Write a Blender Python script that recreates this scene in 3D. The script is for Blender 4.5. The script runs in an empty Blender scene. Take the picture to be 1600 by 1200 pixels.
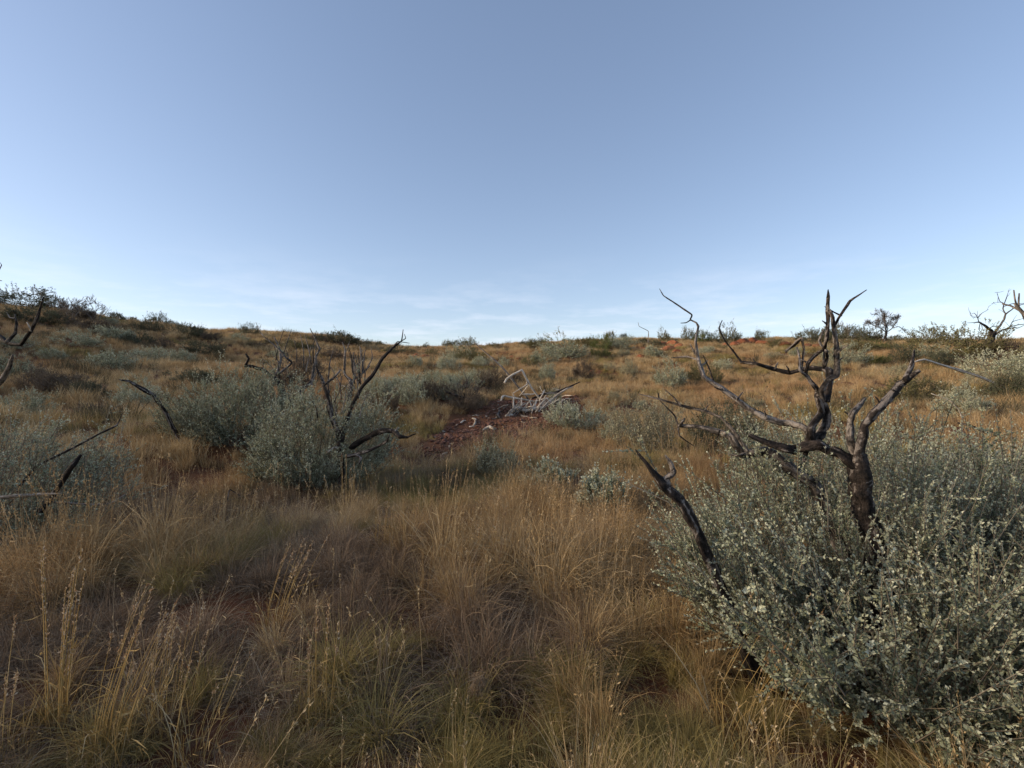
import bpy, math
import numpy as np
from mathutils import Vector

R = math.radians
scene = bpy.context.scene
COL = scene.collection
rng = np.random.default_rng(7)

# ------------------------------------------------------------------ camera
F = 760.0                      # focal length in pixels of the 1600 px wide photograph
EYE = 1.6
cam_d = bpy.data.cameras.new('camera')
cam_d.sensor_width = 36.0
cam_d.lens = 36.0 * F / 1600.0
cam_d.clip_start = 0.05
cam_d.clip_end = 6000.0
cam = bpy.data.objects.new('camera', cam_d)
COL.objects.link(cam)
cam.location = (0, 0, EYE)
cam.rotation_euler = (R(90), 0, 0)
scene.camera = cam

# ------------------------------------------------------------------ sky, sun, exposure
SUN_AZ, SUN_EL = -96.0, 17.5   # degrees from the view axis (negative: towards the shaded slope), above the horizon
world = bpy.data.worlds.new('World')
scene.world = world
world.use_nodes = True
wn, wl = world.node_tree.nodes, world.node_tree.links
wn.clear()
w_out = wn.new('ShaderNodeOutputWorld')
w_bg = wn.new('ShaderNodeBackground')
w_bg.inputs['Strength'].default_value = 0.15
sky = wn.new('ShaderNodeTexSky')
sky.sky_type = 'NISHITA'
sky.sun_disc = False
sky.sun_elevation = R(SUN_EL)
sky.sun_rotation = R(SUN_AZ)
sky.altitude = 900
sky.air_density = 1.0
sky.dust_density = 1.0
sky.ozone_density = 1.2
# thin low cloud bands: a flat layer seen at a grazing angle
tc = wn.new('ShaderNodeTexCoord')
sep = wn.new('ShaderNodeSeparateXYZ')
wl.new(tc.outputs['Generated'], sep.inputs[0])
def wmath(op, a, b=None, clamp=False):
    n = wn.new('ShaderNodeMath'); n.operation = op; n.use_clamp = clamp
    for i, v in enumerate((a, b)):
        if v is None: continue
        if isinstance(v, (int, float)): n.inputs[i].default_value = v
        else: wl.new(v, n.inputs[i])
    return n.outputs[0]
zz = wmath('MAXIMUM', wmath('ADD', sep.outputs['Z'], 0.045), 0.02)
comb = wn.new('ShaderNodeCombineXYZ')
wl.new(wmath('DIVIDE', sep.outputs['X'], zz), comb.inputs[0])
wl.new(wmath('DIVIDE', sep.outputs['Y'], zz), comb.inputs[1])
cn = wn.new('ShaderNodeTexNoise')
cn.inputs['Scale'].default_value = 0.85
cn.inputs['Detail'].default_value = 7
cn.inputs['Roughness'].default_value = 0.62
wl.new(comb.outputs[0], cn.inputs['Vector'])
cr = wn.new('ShaderNodeMapRange')
cr.inputs['From Min'].default_value = 0.47; cr.inputs['From Max'].default_value = 0.72
wl.new(cn.outputs['Fac'], cr.inputs['Value'])
low = wn.new('ShaderNodeMapRange'); low.interpolation_type = 'SMOOTHSTEP'
low.inputs['From Min'].default_value = 0.27; low.inputs['From Max'].default_value = 0.06
wl.new(sep.outputs['Z'], low.inputs['Value'])
cfac = wmath('MULTIPLY', wmath('MULTIPLY', cr.outputs[0], low.outputs[0]), 0.55)
cmix = wn.new('ShaderNodeMix'); cmix.data_type = 'RGBA'
wl.new(cfac, cmix.inputs['Factor'])
tint = wn.new('ShaderNodeMix'); tint.data_type = 'RGBA'; tint.blend_type = 'MULTIPLY'
tint.inputs['Factor'].default_value = 1.0
tint.inputs['B'].default_value = (1.24, 1.22, 1.31, 1)
gam = wn.new('ShaderNodeGamma'); gam.inputs['Gamma'].default_value = 0.76
wl.new(sky.outputs[0], gam.inputs['Color'])
wl.new(gam.outputs[0], tint.inputs['A'])
wl.new(tint.outputs['Result'], cmix.inputs['A'])
cmix.inputs['B'].default_value = (5.0, 5.1, 5.7, 1)
wl.new(cmix.outputs['Result'], w_bg.inputs['Color'])
wl.new(w_bg.outputs[0], w_out.inputs['Surface'])

sun_d = bpy.data.lights.new('sun', 'SUN')
sun_d.energy = 3.6
sun_d.angle = R(18)
sun_d.color = (1.0, 0.80, 0.57)
sun = bpy.data.objects.new('sun', sun_d)
COL.objects.link(sun)
to_sun = Vector((math.sin(R(SUN_AZ)) * math.cos(R(SUN_EL)), math.cos(R(SUN_AZ)) * math.cos(R(SUN_EL)), math.sin(R(SUN_EL))))
sun.rotation_euler = to_sun.to_track_quat('Z', 'Y').to_euler()

vs = scene.view_settings
vs.view_transform = 'Standard'; vs.look = 'None'; vs.exposure = 0.55; vs.gamma = 1.0
vs.use_curve_mapping = False
scene.cycles.max_bounces = 6
scene.cycles.diffuse_bounces = 3
scene.cycles.transparent_max_bounces = 4
scene.cycles.use_denoising = True

# ------------------------------------------------------------------ helpers
def tag(o, label=None, cat=None, group=None, kind=None):
    if label: o['label'] = label
    if cat: o['category'] = cat
    if group: o['group'] = group
    if kind: o['kind'] = kind
    return o

def empty(name, loc):
    o = bpy.data.objects.new(name, None)
    o.empty_display_size = 0.1
    o.location = [float(v) for v in loc]
    COL.objects.link(o)
    return o

def np_mesh(name, verts, faces, tone=None, mat_idx=None, smooth=False):
    """faces: list of int arrays (n,3) or (n,4); tone: one float for each vertex"""
    me = bpy.data.meshes.new(name)
    verts = np.asarray(verts, dtype=np.float32)
    me.vertices.add(len(verts)); me.vertices.foreach_set('co', verts.ravel())
    faces = [np.asarray(f, dtype=np.int32) for f in faces if len(f)]
    lv = np.concatenate([f.ravel() for f in faces])
    tot = np.concatenate([np.full(len(f), f.shape[1], dtype=np.int32) for f in faces])
    start = np.concatenate([[0], np.cumsum(tot)[:-1]]).astype(np.int32)
    me.loops.add(len(lv)); me.loops.foreach_set('vertex_index', lv)
    me.polygons.add(len(tot))
    me.polygons.foreach_set('loop_start', start); me.polygons.foreach_set('loop_total', tot)
    if mat_idx is not None: me.polygons.foreach_set('material_index', np.asarray(mat_idx, dtype=np.int32))
    if smooth: me.polygons.foreach_set('use_smooth', np.ones(len(tot), dtype=bool))
    if tone is not None:
        at = me.attributes.new('tone', 'FLOAT', 'POINT')
        at.data.foreach_set('value', np.asarray(tone, dtype=np.float32))
    me.update(calc_edges=True)
    return me

def link(name, me, mats, parent=None, loc=None):
    o = bpy.data.objects.new(name, me)
    for m in (mats if isinstance(mats, (list, tuple)) else [mats]):
        if len(me.materials) < (len(mats) if isinstance(mats, (list, tuple)) else 1): me.materials.append(m)
    COL.objects.link(o)
    if parent is not None: o.parent = parent
    if loc is not None: o.location = [float(v) for v in loc]
    return o

def nrm(a): return a / np.maximum(np.linalg.norm(a, axis=-1, keepdims=True), 1e-9)

# ------------------------------------------------------------------ materials
def mat_base(name):
    m = bpy.data.materials.new(name); m.use_nodes = True
    nt = m.node_tree
    return m, nt, nt.nodes, nt.links, nt.nodes['Principled BSDF']

def ramp(nodes, stops):
    r = nodes.new('ShaderNodeValToRGB')
    e = r.color_ramp.elements
    while len(e) < len(stops): e.new(0.5)
    for el, (p, c) in zip(e, stops):
        el.position = p; el.color = (*c, 1)
    return r

def leaf_material(name, stops, patch=None, trans=0.25, instanced=False, rough=0.75):
    """colour by the tone of each blade or leaf; patch = (scale, colour) mixes in a second colour in broad natural patches"""
    m, nt, N, L, bs = mat_base(name)
    at = N.new('ShaderNodeAttribute'); at.attribute_name = 'tone'
    src = at.outputs['Fac']
    if instanced:
        a2 = N.new('ShaderNodeAttribute'); a2.attribute_type = 'INSTANCER'; a2.attribute_name = 'tint'
        ad = N.new('ShaderNodeMath'); ad.operation = 'MULTIPLY_ADD'
        L.new(at.outputs['Fac'], ad.inputs[0]); ad.inputs[1].default_value = 0.62
        L.new(a2.outputs['Fac'], ad.inputs[2])
        src = ad.outputs[0]
    else:
        oi = N.new('ShaderNodeObjectInfo')
        ad = N.new('ShaderNodeMath'); ad.operation = 'MULTIPLY_ADD'
        L.new(oi.outputs['Random'], ad.inputs[0]); ad.inputs[1].default_value = 0.18
        mu = N.new('ShaderNodeMath'); mu.operation = 'MULTIPLY'; mu.inputs[1].default_value = 0.85
        L.new(at.outputs['Fac'], mu.inputs[0]); L.new(mu.outputs[0], ad.inputs[2])
        src = ad.outputs[0]
    rp = ramp(N, stops)
    L.new(src, rp.inputs[0])
    col = rp.outputs['Color']
    if patch:
        ge = N.new('ShaderNodeNewGeometry')
        nz = N.new('ShaderNodeTexNoise'); nz.inputs['Scale'].default_value = patch[0]; nz.inputs['Detail'].default_value = 3
        L.new(ge.outputs['Position'], nz.inputs['Vector'])
        mr = N.new('ShaderNodeMapRange'); mr.inputs['From Min'].default_value = 0.45; mr.inputs['From Max'].default_value = 0.68
        L.new(nz.outputs['Fac'], mr.inputs['Value'])
        mu2 = N.new('ShaderNodeMath'); mu2.operation = 'MULTIPLY'; mu2.inputs[1].default_value = patch[2]
        L.new(mr.outputs[0], mu2.inputs[0])
        mx = N.new('ShaderNodeMix'); mx.data_type = 'RGBA'
        L.new(mu2.outputs[0], mx.inputs['Factor']); L.new(col, mx.inputs['A']); mx.inputs['B'].default_value = (*patch[1], 1)
        col = mx.outputs['Result']
    L.new(col, bs.inputs['Base Color'])
    bs.inputs['Roughness'].default_value = rough
    bs.inputs['Specular IOR Level'].default_value = 0.2
    tr = N.new('ShaderNodeBsdfTranslucent')
    L.new(col, tr.inputs['Color'])
    ms = N.new('ShaderNodeMixShader'); ms.inputs[0].default_value = trans
    L.new(bs.outputs[0], ms.inputs[1]); L.new(tr.outputs[0], ms.inputs[2])
    L.new(ms.outputs[0], N['Material Output'].inputs['Surface'])
    return m

def wood_material(name, dark, mid, pale, pale_at=0.58, scale=14.0, crack=0.22):
    m, nt, N, L, bs = mat_base(name)
    tco = N.new('ShaderNodeTexCoord')
    n1 = N.new('ShaderNodeTexNoise'); n1.inputs['Scale'].default_value = scale; n1.inputs['Detail'].default_value = 8; n1.inputs['Roughness'].default_value = 0.7
    L.new(tco.outputs['Object'], n1.inputs['Vector'])
    at = N.new('ShaderNodeAttribute'); at.attribute_name = 'tone'
    ad = N.new('ShaderNodeMath'); ad.operation = 'MULTIPLY_ADD'; ad.inputs[1].default_value = 0.34
    L.new(at.outputs['Fac'], ad.inputs[0]); L.new(n1.outputs['Fac'], ad.inputs[2])
    sb = N.new('ShaderNodeMath'); sb.operation = 'SUBTRACT'; sb.inputs[1].default_value = 0.17
    L.new(ad.outputs[0], sb.inputs[0])
    rp = ramp(N, [(0.30, dark), (0.50, mid), (pale_at, mid), (min(pale_at + 0.09, 0.98), pale)])
    L.new(sb.outputs[0], rp.inputs[0])
    L.new(rp.outputs['Color'], bs.inputs['Base Color'])
    bs.inputs['Roughness'].default_value = 0.8
    bs.inputs['Specular IOR Level'].default_value = 0.25
    n2 = N.new('ShaderNodeTexNoise'); n2.inputs['Scale'].default_value = scale * 5; n2.inputs['Detail'].default_value = 5
    L.new(tco.outputs['Object'], n2.inputs['Vector'])
    ga = N.new('ShaderNodeAttribute'); ga.attribute_name = 'grain'
    n3 = N.new('ShaderNodeTexNoise'); n3.inputs['Scale'].default_value = 95; n3.inputs['Detail'].default_value = 6; n3.inputs['Roughness'].default_value = 0.65
    L.new(ga.outputs['Vector'], n3.inputs['Vector'])
    cr_ = ramp(N, [(0.36, (crack, crack * .93, crack * .88)), (0.47, (0.85, 0.85, 0.85)), (0.60, (1, 1, 1)), (0.72, (1.45, 1.42, 1.38))])
    L.new(n3.outputs['Fac'], cr_.inputs[0])
    mg = N.new('ShaderNodeMix'); mg.data_type = 'RGBA'; mg.blend_type = 'MULTIPLY'; mg.inputs['Factor'].default_value = 1.0
    L.new(rp.outputs['Color'], mg.inputs['A']); L.new(cr_.outputs['Color'], mg.inputs['B'])
    L.new(mg.outputs['Result'], bs.inputs['Base Color'])
    hs = N.new('ShaderNodeMath'); hs.operation = 'MULTIPLY_ADD'; hs.inputs[1].default_value = 2.0
    L.new(n3.outputs['Fac'], hs.inputs[0]); L.new(n2.outputs['Fac'], hs.inputs[2])
    bp = N.new('ShaderNodeBump'); bp.inputs['Strength'].default_value = 1.0; bp.inputs['Distance'].default_value = 0.008
    L.new(hs.outputs[0], bp.inputs['Height'])
    L.new(bp.outputs[0], bs.inputs['Normal'])
    return m

def soil_material():
    m, nt, N, L, bs = mat_base('red_soil_with_litter')
    ge = N.new('ShaderNodeNewGeometry')
    a = N.new('ShaderNodeTexNoise'); a.inputs['Scale'].default_value = 0.9; a.inputs['Detail'].default_value = 8; a.inputs['Roughness'].default_value = 0.65
    L.new(ge.outputs['Position'], a.inputs['Vector'])
    r1 = ramp(N, [(0.30, (0.055, 0.024, 0.014)), (0.50, (0.125, 0.050, 0.026)), (0.70, (0.20, 0.088, 0.042))])
    L.new(a.outputs['Fac'], r1.inputs[0])
    b = N.new('ShaderNodeTexNoise'); b.inputs['Scale'].default_value = 26; b.inputs['Detail'].default_value = 6; b.inputs['Roughness'].default_value = 0.7
    L.new(ge.outputs['Position'], b.inputs['Vector'])
    r2 = ramp(N, [(0.50, (0, 0, 0)), (0.66, (1, 1, 1))])
    L.new(b.outputs['Fac'], r2.inputs[0])
    mx = N.new('ShaderNodeMix'); mx.data_type = 'RGBA'
    L.new(r2.outputs['Color'], mx.inputs['Factor']); L.new(r1.outputs['Color'], mx.inputs['A']); mx.inputs['B'].default_value = (0.17, 0.125, 0.07, 1)
    L.new(mx.outputs['Result'], bs.inputs['Base Color'])
    bs.inputs['Roughness'].default_value = 0.95
    bs.inputs['Specular IOR Level'].default_value = 0.1
    bp = N.new('ShaderNodeBump'); bp.inputs['Strength'].default_value = 0.8; bp.inputs['Distance'].default_value = 0.03
    L.new(b.outputs['Fac'], bp.inputs['Height']); L.new(bp.outputs[0], bs.inputs['Normal'])
    return m

def rock_material(name, c1, c2, c3, scale=3.0):
    m, nt, N, L, bs = mat_base(name)
    tco = N.new('ShaderNodeTexCoord')
    oi = N.new('ShaderNodeObjectInfo')
    a = N.new('ShaderNodeTexNoise'); a.inputs['Scale'].default_value = scale; a.inputs['Detail'].default_value = 9; a.inputs['Roughness'].default_value = 0.7
    L.new(tco.outputs['Object'], a.inputs['Vector'])
    ad = N.new('ShaderNodeMath'); ad.operation = 'MULTIPLY_ADD'; ad.inputs[1].default_value = 0.3
    L.new(oi.outputs['Random'], ad.inputs[0]); L.new(a.outputs['Fac'], ad.inputs[2])
    r1 = ramp(N, [(0.35, c1), (0.60, c2), (0.85, c3)])
    L.new(ad.outputs[0], r1.inputs[0]); L.new(r1.outputs['Color'], bs.inputs['Base Color'])
    bs.inputs['Roughness'].default_value = 0.9; bs.inputs['Specular IOR Level'].default_value = 0.2
    bp = N.new('ShaderNodeBump'); bp.inputs['Strength'].default_value = 0.7; bp.inputs['Distance'].default_value = 0.02
    L.new(a.outputs['Fac'], bp.inputs['Height']); L.new(bp.outputs[0], bs.inputs['Normal'])
    return m

M = {}
M['soil'] = soil_material()
M['straw'] = leaf_material('straw_grass', [(0.0, (0.14, 0.082, 0.040)), (0.30, (0.34, 0.220, 0.098)), (0.62, (0.52, 0.375, 0.185)), (1.0, (0.70, 0.57, 0.36))],
                           patch=(0.16, (0.45, 0.250, 0.120), 0.55), trans=0.3, instanced=True)
M['green'] = leaf_material('olive_grass', [(0.0, (0.17, 0.115, 0.050)), (0.35, (0.250, 0.200, 0.068)), (0.7, (0.39, 0.310, 0.118)), (1.0, (0.48, 0.39, 0.18))],
                           trans=0.3, instanced=True)
M['dry'] = leaf_material('grey_dry_grass', [(0.0, (0.11, 0.068, 0.042)), (0.4, (0.25, 0.17, 0.105)), (0.75, (0.39, 0.29, 0.185)), (1.0, (0.54, 0.44, 0.30))],
                         trans=0.25, instanced=True)
M['darktuft'] = leaf_material('dark_tussock', [(0.0, (0.045, 0.040, 0.022)), (0.4, (0.105, 0.090, 0.048)), (0.8, (0.17, 0.145, 0.085)), (1.0, (0.26, 0.22, 0.14))], trans=0.2, instanced=True)
M['stalk'] = leaf_material('yellow_grass_stalk', [(0.0, (0.20, 0.12, 0.04)), (0.4, (0.40, 0.26, 0.085)), (0.8, (0.52, 0.38, 0.17)), (1.0, (0.60, 0.49, 0.30))], trans=0.15)
M['seed'] = leaf_material('pale_seed_head', [(0.0, (0.30, 0.14, 0.07)), (0.4, (0.46, 0.30, 0.17)), (1.0, (0.62, 0.53, 0.38))], trans=0.3)
LEAF = {
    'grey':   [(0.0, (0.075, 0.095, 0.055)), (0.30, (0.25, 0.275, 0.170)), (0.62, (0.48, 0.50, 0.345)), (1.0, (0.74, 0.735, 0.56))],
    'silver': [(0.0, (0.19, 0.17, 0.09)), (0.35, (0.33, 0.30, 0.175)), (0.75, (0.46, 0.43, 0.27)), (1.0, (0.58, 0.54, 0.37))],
    'olive':  [(0.0, (0.085, 0.075, 0.026)), (0.35, (0.14, 0.130, 0.048)), (0.75, (0.20, 0.185, 0.075)), (1.0, (0.27, 0.245, 0.115))],
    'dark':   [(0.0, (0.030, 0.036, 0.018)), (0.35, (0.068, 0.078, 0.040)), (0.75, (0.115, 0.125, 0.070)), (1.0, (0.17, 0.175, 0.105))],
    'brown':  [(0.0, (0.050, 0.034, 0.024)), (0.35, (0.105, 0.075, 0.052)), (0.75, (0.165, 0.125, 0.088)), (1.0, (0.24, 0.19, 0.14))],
    'green':  [(0.0, (0.055, 0.068, 0.015)), (0.35, (0.115, 0.140, 0.030)), (0.75, (0.175, 0.205, 0.055)), (1.0, (0.25, 0.27, 0.10))],
}
for k, st in LEAF.items(): M['leaf_' + k] = leaf_material(k + '_shrub_leaf', st, trans=0.18)
M['twig'] = leaf_material('pale_shrub_twig', [(0.0, (0.06, 0.046, 0.034)), (0.5, (0.17, 0.142, 0.105)), (1.0, (0.33, 0.285, 0.215))], trans=0.0)
M['char'] = wood_material('charred_grey_dead_wood', (0.009, 0.007, 0.006), (0.050, 0.038, 0.031), (0.27, 0.235, 0.205), 0.58, 22)
M['greywood'] = wood_material('weathered_grey_dead_wood', (0.022, 0.018, 0.015), (0.15, 0.126, 0.106), (0.34, 0.295, 0.25), 0.53, 26)
M['pale'] = wood_material('bleached_dead_wood', (0.30, 0.235, 0.17), (0.64, 0.55, 0.43), (0.78, 0.70, 0.58), 0.52, 12, crack=0.55)
M['redrock'] = rock_material('red_sandstone', (0.085, 0.030, 0.017), (0.22, 0.075, 0.034), (0.34, 0.135, 0.062), 2.5)
M['clod'] = rock_material('red_clod', (0.060, 0.030, 0.022), (0.145, 0.068, 0.046), (0.25, 0.135, 0.092), 8)
M['whitestone'] = rock_material('white_stone', (0.45, 0.42, 0.38), (0.62, 0.60, 0.56), (0.72, 0.70, 0.66), 6)

# ------------------------------------------------------------------ terrain
CREST = np.array([(0, 484), (60, 486), (120, 488), (195, 498), (270, 506), (315, 514), (372, 519), (450, 529), (600, 538), (700, 541), (780, 540),
                  (860, 537), (940, 533), (1000, 532), (1080, 530), (1200, 529), (1300, 531), (1400, 534), (1500, 533), (1600, 531)], float)
c_az = np.arctan2(CREST[:, 0] - 800, F)
c_tan = (600 - CREST[:, 1]) / F * np.cos(c_az)          # rise over horizontal distance
az_tab = np.concatenate([[-math.pi, -2.4, -1.7, -1.2], c_az, [1.2, 1.7, 2.4, math.pi]])
tan_tab = np.concatenate([[-0.010, 0.15, 0.262, 0.200], c_tan, [0.06, 0.045, 0.01, -0.010]])  # unseen hill left of the frame is raised to shade the foreground and slope
rad_tab = np.concatenate([[60, 52, 44, 42], 56 - 9 * np.clip(-c_az, 0, 1) ** 1.0 * 1.2 - 4 * np.clip(c_az, 0, 1), [52, 52, 55, 60]])
T_S = np.array([0, .08, .16, .25, .45, .73, .9, 1.0, 1.12, 1.3, 1.7, 2.5, 4, 40])
V_S = np.array([0, .012, .045, .10, .29, .655, .88, 1.0, 1.055, 1.05, .98, .85, .7, .5])
tt = np.linspace(0, 40, 16001)
ss = np.interp(tt, T_S, V_S)
_k = np.hanning(61); _k /= _k.sum()
ss = np.convolve(np.pad(ss, 30, mode='edge'), _k, 'valid')
ss -= ss[0]
trng = np.random.default_rng(3)
WAVES = []
for wlen, amp, n in ((24, 0.16, 7), (9, 0.075, 8), (3.2, 0.030, 10), (1.1, 0.016, 12)):
    for _ in range(n):
        th = trng.uniform(0, 2 * math.pi); k = 2 * math.pi / (wlen * trng.uniform(0.7, 1.4))
        WAVES.append((k * math.cos(th), k * math.sin(th), trng.uniform(0, 6.28), amp / math.sqrt(n) * 1.5, wlen))

def ground_z(x, y):
    x = np.asarray(x, float); y = np.asarray(y, float)
    r = np.hypot(x, y); az = np.arctan2(x, y)
    tn = np.interp(az, az_tab, tan_tab); rad = np.interp(az, az_tab, rad_tab)
    H = EYE + rad * tn
    z = H * np.interp(r / rad, tt, ss)
    for kx, ky, ph, a, wlen in WAVES:
        fade = np.clip(r / (wlen * 0.8), 0, 1) if wlen > 5 else np.clip(r / 1.5, 0.2, 1)
        z = z + a * fade * np.sin(kx * x + ky * y + ph)
    return z

Z0 = float(ground_z(0, 0))
def gz(x, y): return float(ground_z(x, y))

_d = np.concatenate([np.linspace(0.6, 20, 1500), np.linspace(20.05, 90, 1500)])
def hit(px, py):
    """where the line of sight through a pixel meets the ground"""
    dx, dz = (px - 800) / F, (600 - py) / F
    g = ground_z(dx * _d, _d); ray = EYE + dz * _d
    below = np.nonzero(ray <= g)[0]
    if len(below): d = _d[below[0]]
    else:
        m = _d > 15
        d = _d[m][np.argmin((ray - g)[m])]
    return np.array([dx * d, d, gz(dx * d, d)])

def at(px, py, depth): return np.array([(px - 800) / F * depth, depth, EYE + (600 - py) / F * depth])

n_az, n_r = 520, 190
azs = np.concatenate([np.linspace(-1.25, 1.25, 400), np.linspace(1.25, 2 * math.pi - 1.25, n_az - 400 + 2)[1:-1]])
rs = np.concatenate([np.geomspace(0.4, 110, 165), np.geomspace(118, 2600, n_r - 165)])
A, RR = np.meshgrid(azs, rs)
gx, gy = RR * np.sin(A), RR * np.cos(A)
gv = np.stack([gx, gy, ground_z(gx, gy)], -1).reshape(-1, 3)
gv = np.vstack([gv, [[0, 0, Z0]]])
i = np.arange(n_r - 1)[:, None] * n_az; j = np.arange(n_az)[None, :]; j2 = (j + 1) % n_az
quads = np.stack([i + j, i + n_az + j, i + n_az + j2, i + j2], -1).reshape(-1, 4)
jj = np.arange(n_az)
tris = np.stack([np.full(n_az, len(gv) - 1), jj, (jj + 1) % n_az], -1)
ground = link('ground', np_mesh('ground', gv, [quads[:, ::-1], tris[:, ::-1]], smooth=True), M['soil'])
# make the normals point up
if ground.data.polygons[0].normal.z < 0: ground.data.flip_normals()
tag(ground, 'red soil rising to a grassy ridge', kind='structure')

# ------------------------------------------------------------------ geometry builders
def catmull(P, n):
    P = np.asarray(P, float)
    Q = np.vstack([2 * P[0] - P[1], P, 2 * P[-1] - P[-2]])
    out = []
    for k in range(len(P) - 1):
        a, b, c, d = Q[k], Q[k + 1], Q[k + 2], Q[k + 3]
        t = np.linspace(0, 1, n, endpoint=False)[:, None]
        out.append(0.5 * (2 * b + (c - a) * t + (2 * a - 5 * b + 4 * c - d) * t ** 2 + (3 * b - a - 3 * c + d) * t ** 3))
    out.append(P[-1:])
    return np.vstack(out)

GRAIN = [None]
def tube_arrays(P, rad, sides=9, rough=0.12, rg=rng, sub=6, kink=0.25, bow=0.35):
    """a knotty tapering limb along the points P (metres)"""
    P = np.array(P, float); rad = np.asarray(rad, float)
    if len(P) > 3: P[1:-1] += rg.normal(0, 1, (len(P) - 2, 3)) * np.minimum(rad[1:-1], .03)[:, None] * .35
    PR = np.column_stack([P, rad])
    lin = np.column_stack([np.interp(np.linspace(0, len(PR) - 1, (len(PR) - 1) * sub + 1), np.arange(len(PR)), PR[:, c]) for c in range(4)])
    full = bow * catmull(PR, sub) + (1 - bow) * lin
    C, r = full[:, :3], np.maximum(full[:, 3], 0.0007)
    n = len(C)
    def soft(a, w=5):
        w = min(w, max(1, n // 3)); kern = np.hanning(w + 2)[1:-1]; kern /= kern.sum()
        pad_ = np.pad(a, ((w // 2, w - 1 - w // 2), (0, 0)), mode='edge')
        return np.stack([np.convolve(pad_[:, c], kern, 'valid') for c in range(a.shape[1])], 1) * math.sqrt(w * .7)
    C = C + (soft(rg.normal(0, 1, C.shape)) + rg.normal(0, .35, C.shape)) * (r * kink * .45)[:, None] * np.r_[0, np.ones(n - 2), 0][:, None]
    T = nrm(np.gradient(C, axis=0))
    ref = np.array([0.3, 0.2, 1.0]) if abs(T[0][2]) < 0.9 else np.array([1.0, 0.1, 0])
    U = np.zeros_like(T); u = np.cross(T[0], ref)
    for k in range(n):
        u = u - T[k] * np.dot(u, T[k]); u = u / np.linalg.norm(u); U[k] = u
    V = np.cross(T, U)
    ang = np.linspace(0, 2 * math.pi, sides, endpoint=False)
    lobe = 1 + 0.13 * np.sin(2 * ang + rg.uniform(0, 6)) + 0.08 * np.sin(3 * ang + rg.uniform(0, 6))
    noise = 1 + soft(rg.normal(0, rough, (n, sides)), 7) + rg.normal(0, rough * .35, (n, sides)) + np.repeat(soft(rg.normal(0, rough * 0.45, (n, 1)), 5), sides, 1)
    knots = rg.random(n) < 0.05; noise[knots] *= rg.uniform(1.08, 1.25)
    rr = r[:, None] * lobe[None] * np.clip(noise, 0.55, 1.6)
    vv = C[:, None] + rr[..., None] * (np.cos(ang)[None, :, None] * U[:, None] + np.sin(ang)[None, :, None] * V[:, None])
    verts = np.vstack([vv.reshape(-1, 3), C[0] - T[0] * r[0] * 0.3, C[-1] + T[-1] * r[-1] * 0.4 + rg.normal(0, .25, 3) * r[-1]])
    a = np.arange(n - 1)[:, None] * sides; b = np.arange(sides)[None]; b2 = (b + 1) % sides
    q = np.stack([a + b, a + b2, a + sides + b2, a + sides + b], -1).reshape(-1, 4)
    s = np.arange(sides); s2 = (s + 1) % sides
    t0 = np.stack([np.full(sides, n * sides), s2, s], -1)
    t1 = np.stack([np.full(sides, n * sides + 1), (n - 1) * sides + s, (n - 1) * sides + s2], -1)
    streak = soft(rg.normal(0, .38, (n, sides)), 9) + rg.normal(0, .22, (n, sides))
    tone = np.clip(rg.normal(0.5, 0.22) + np.r_[streak.ravel(), 0, 0], -.3, 1.3)
    run = np.r_[0, np.cumsum(np.linalg.norm(np.diff(C, axis=0), axis=1))]
    g = np.stack([np.cos(ang)[None] * r[:, None], np.sin(ang)[None] * r[:, None], np.repeat(run[:, None] * 0.14, sides, 1)], -1).reshape(-1, 3)
    GRAIN[0] = np.vstack([g, [0, 0, 0], [0, 0, run[-1] * .14]]) + rg.uniform(0, 9)
    return verts, q, np.vstack([t0, t1]), tone

def limb(name, P, rad, mat, parent=None, base=None, **kw):
    P = np.asarray(P, float)
    off = np.asarray(base if base is not None else (0, 0, 0), float)
    v, q, t, tone = tube_arrays(P - off, rad, **kw)
    me = np_mesh(name, v, [q, t], tone, smooth=True)
    ga = me.attributes.new('grain', 'FLOAT_VECTOR', 'POINT'); ga.data.foreach_set('vector', GRAIN[0].astype(np.float32).ravel())
    return link(name, me, mat, parent)

def leaf_quads(P, D, Nn, L, W):
    """one folded four-sided leaf for each point P, along D, width W across Nn"""
    side = nrm(np.cross(D, Nn))
    up = np.cross(side, D)
    a = P; b = P + D * (L * 0.5)[:, None] + side * (W * 0.5)[:, None] + up * (L * 0.10)[:, None]
    c = P + D * L[:, None]; d = P + D * (L * 0.5)[:, None] - side * (W * 0.5)[:, None] + up * (L * 0.10)[:, None]
    v = np.stack([a, b, c, d], 1).reshape(-1, 3)
    f = np.arange(len(P))[:, None] * 4 + np.arange(4)[None]
    return v, f

def twig_prisms(P0, P1, r0, r1):
    T = nrm(P1 - P0); ref = np.where(np.abs(T[:, 2:3]) < 0.9, np.array([[0, 0, 1.0]]), np.array([[1.0, 0, 0]]))
    U = nrm(np.cross(T, ref)); V = np.cross(T, U)
    vs_ = []
    for C, r in ((P0, r0), (P1, r1)):
        for k in range(3):
            an = k * 2.0944
            vs_.append(C + (U * math.cos(an) + V * math.sin(an)) * r[:, None])
    v = np.stack(vs_, 1).reshape(-1, 3)
    base = np.arange(len(P0))[:, None] * 6
    f = np.concatenate([base + np.array([[k, (k + 1) % 3, 3 + (k + 1) % 3, 3 + k]]) for k in range(3)])
    return v, f

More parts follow.
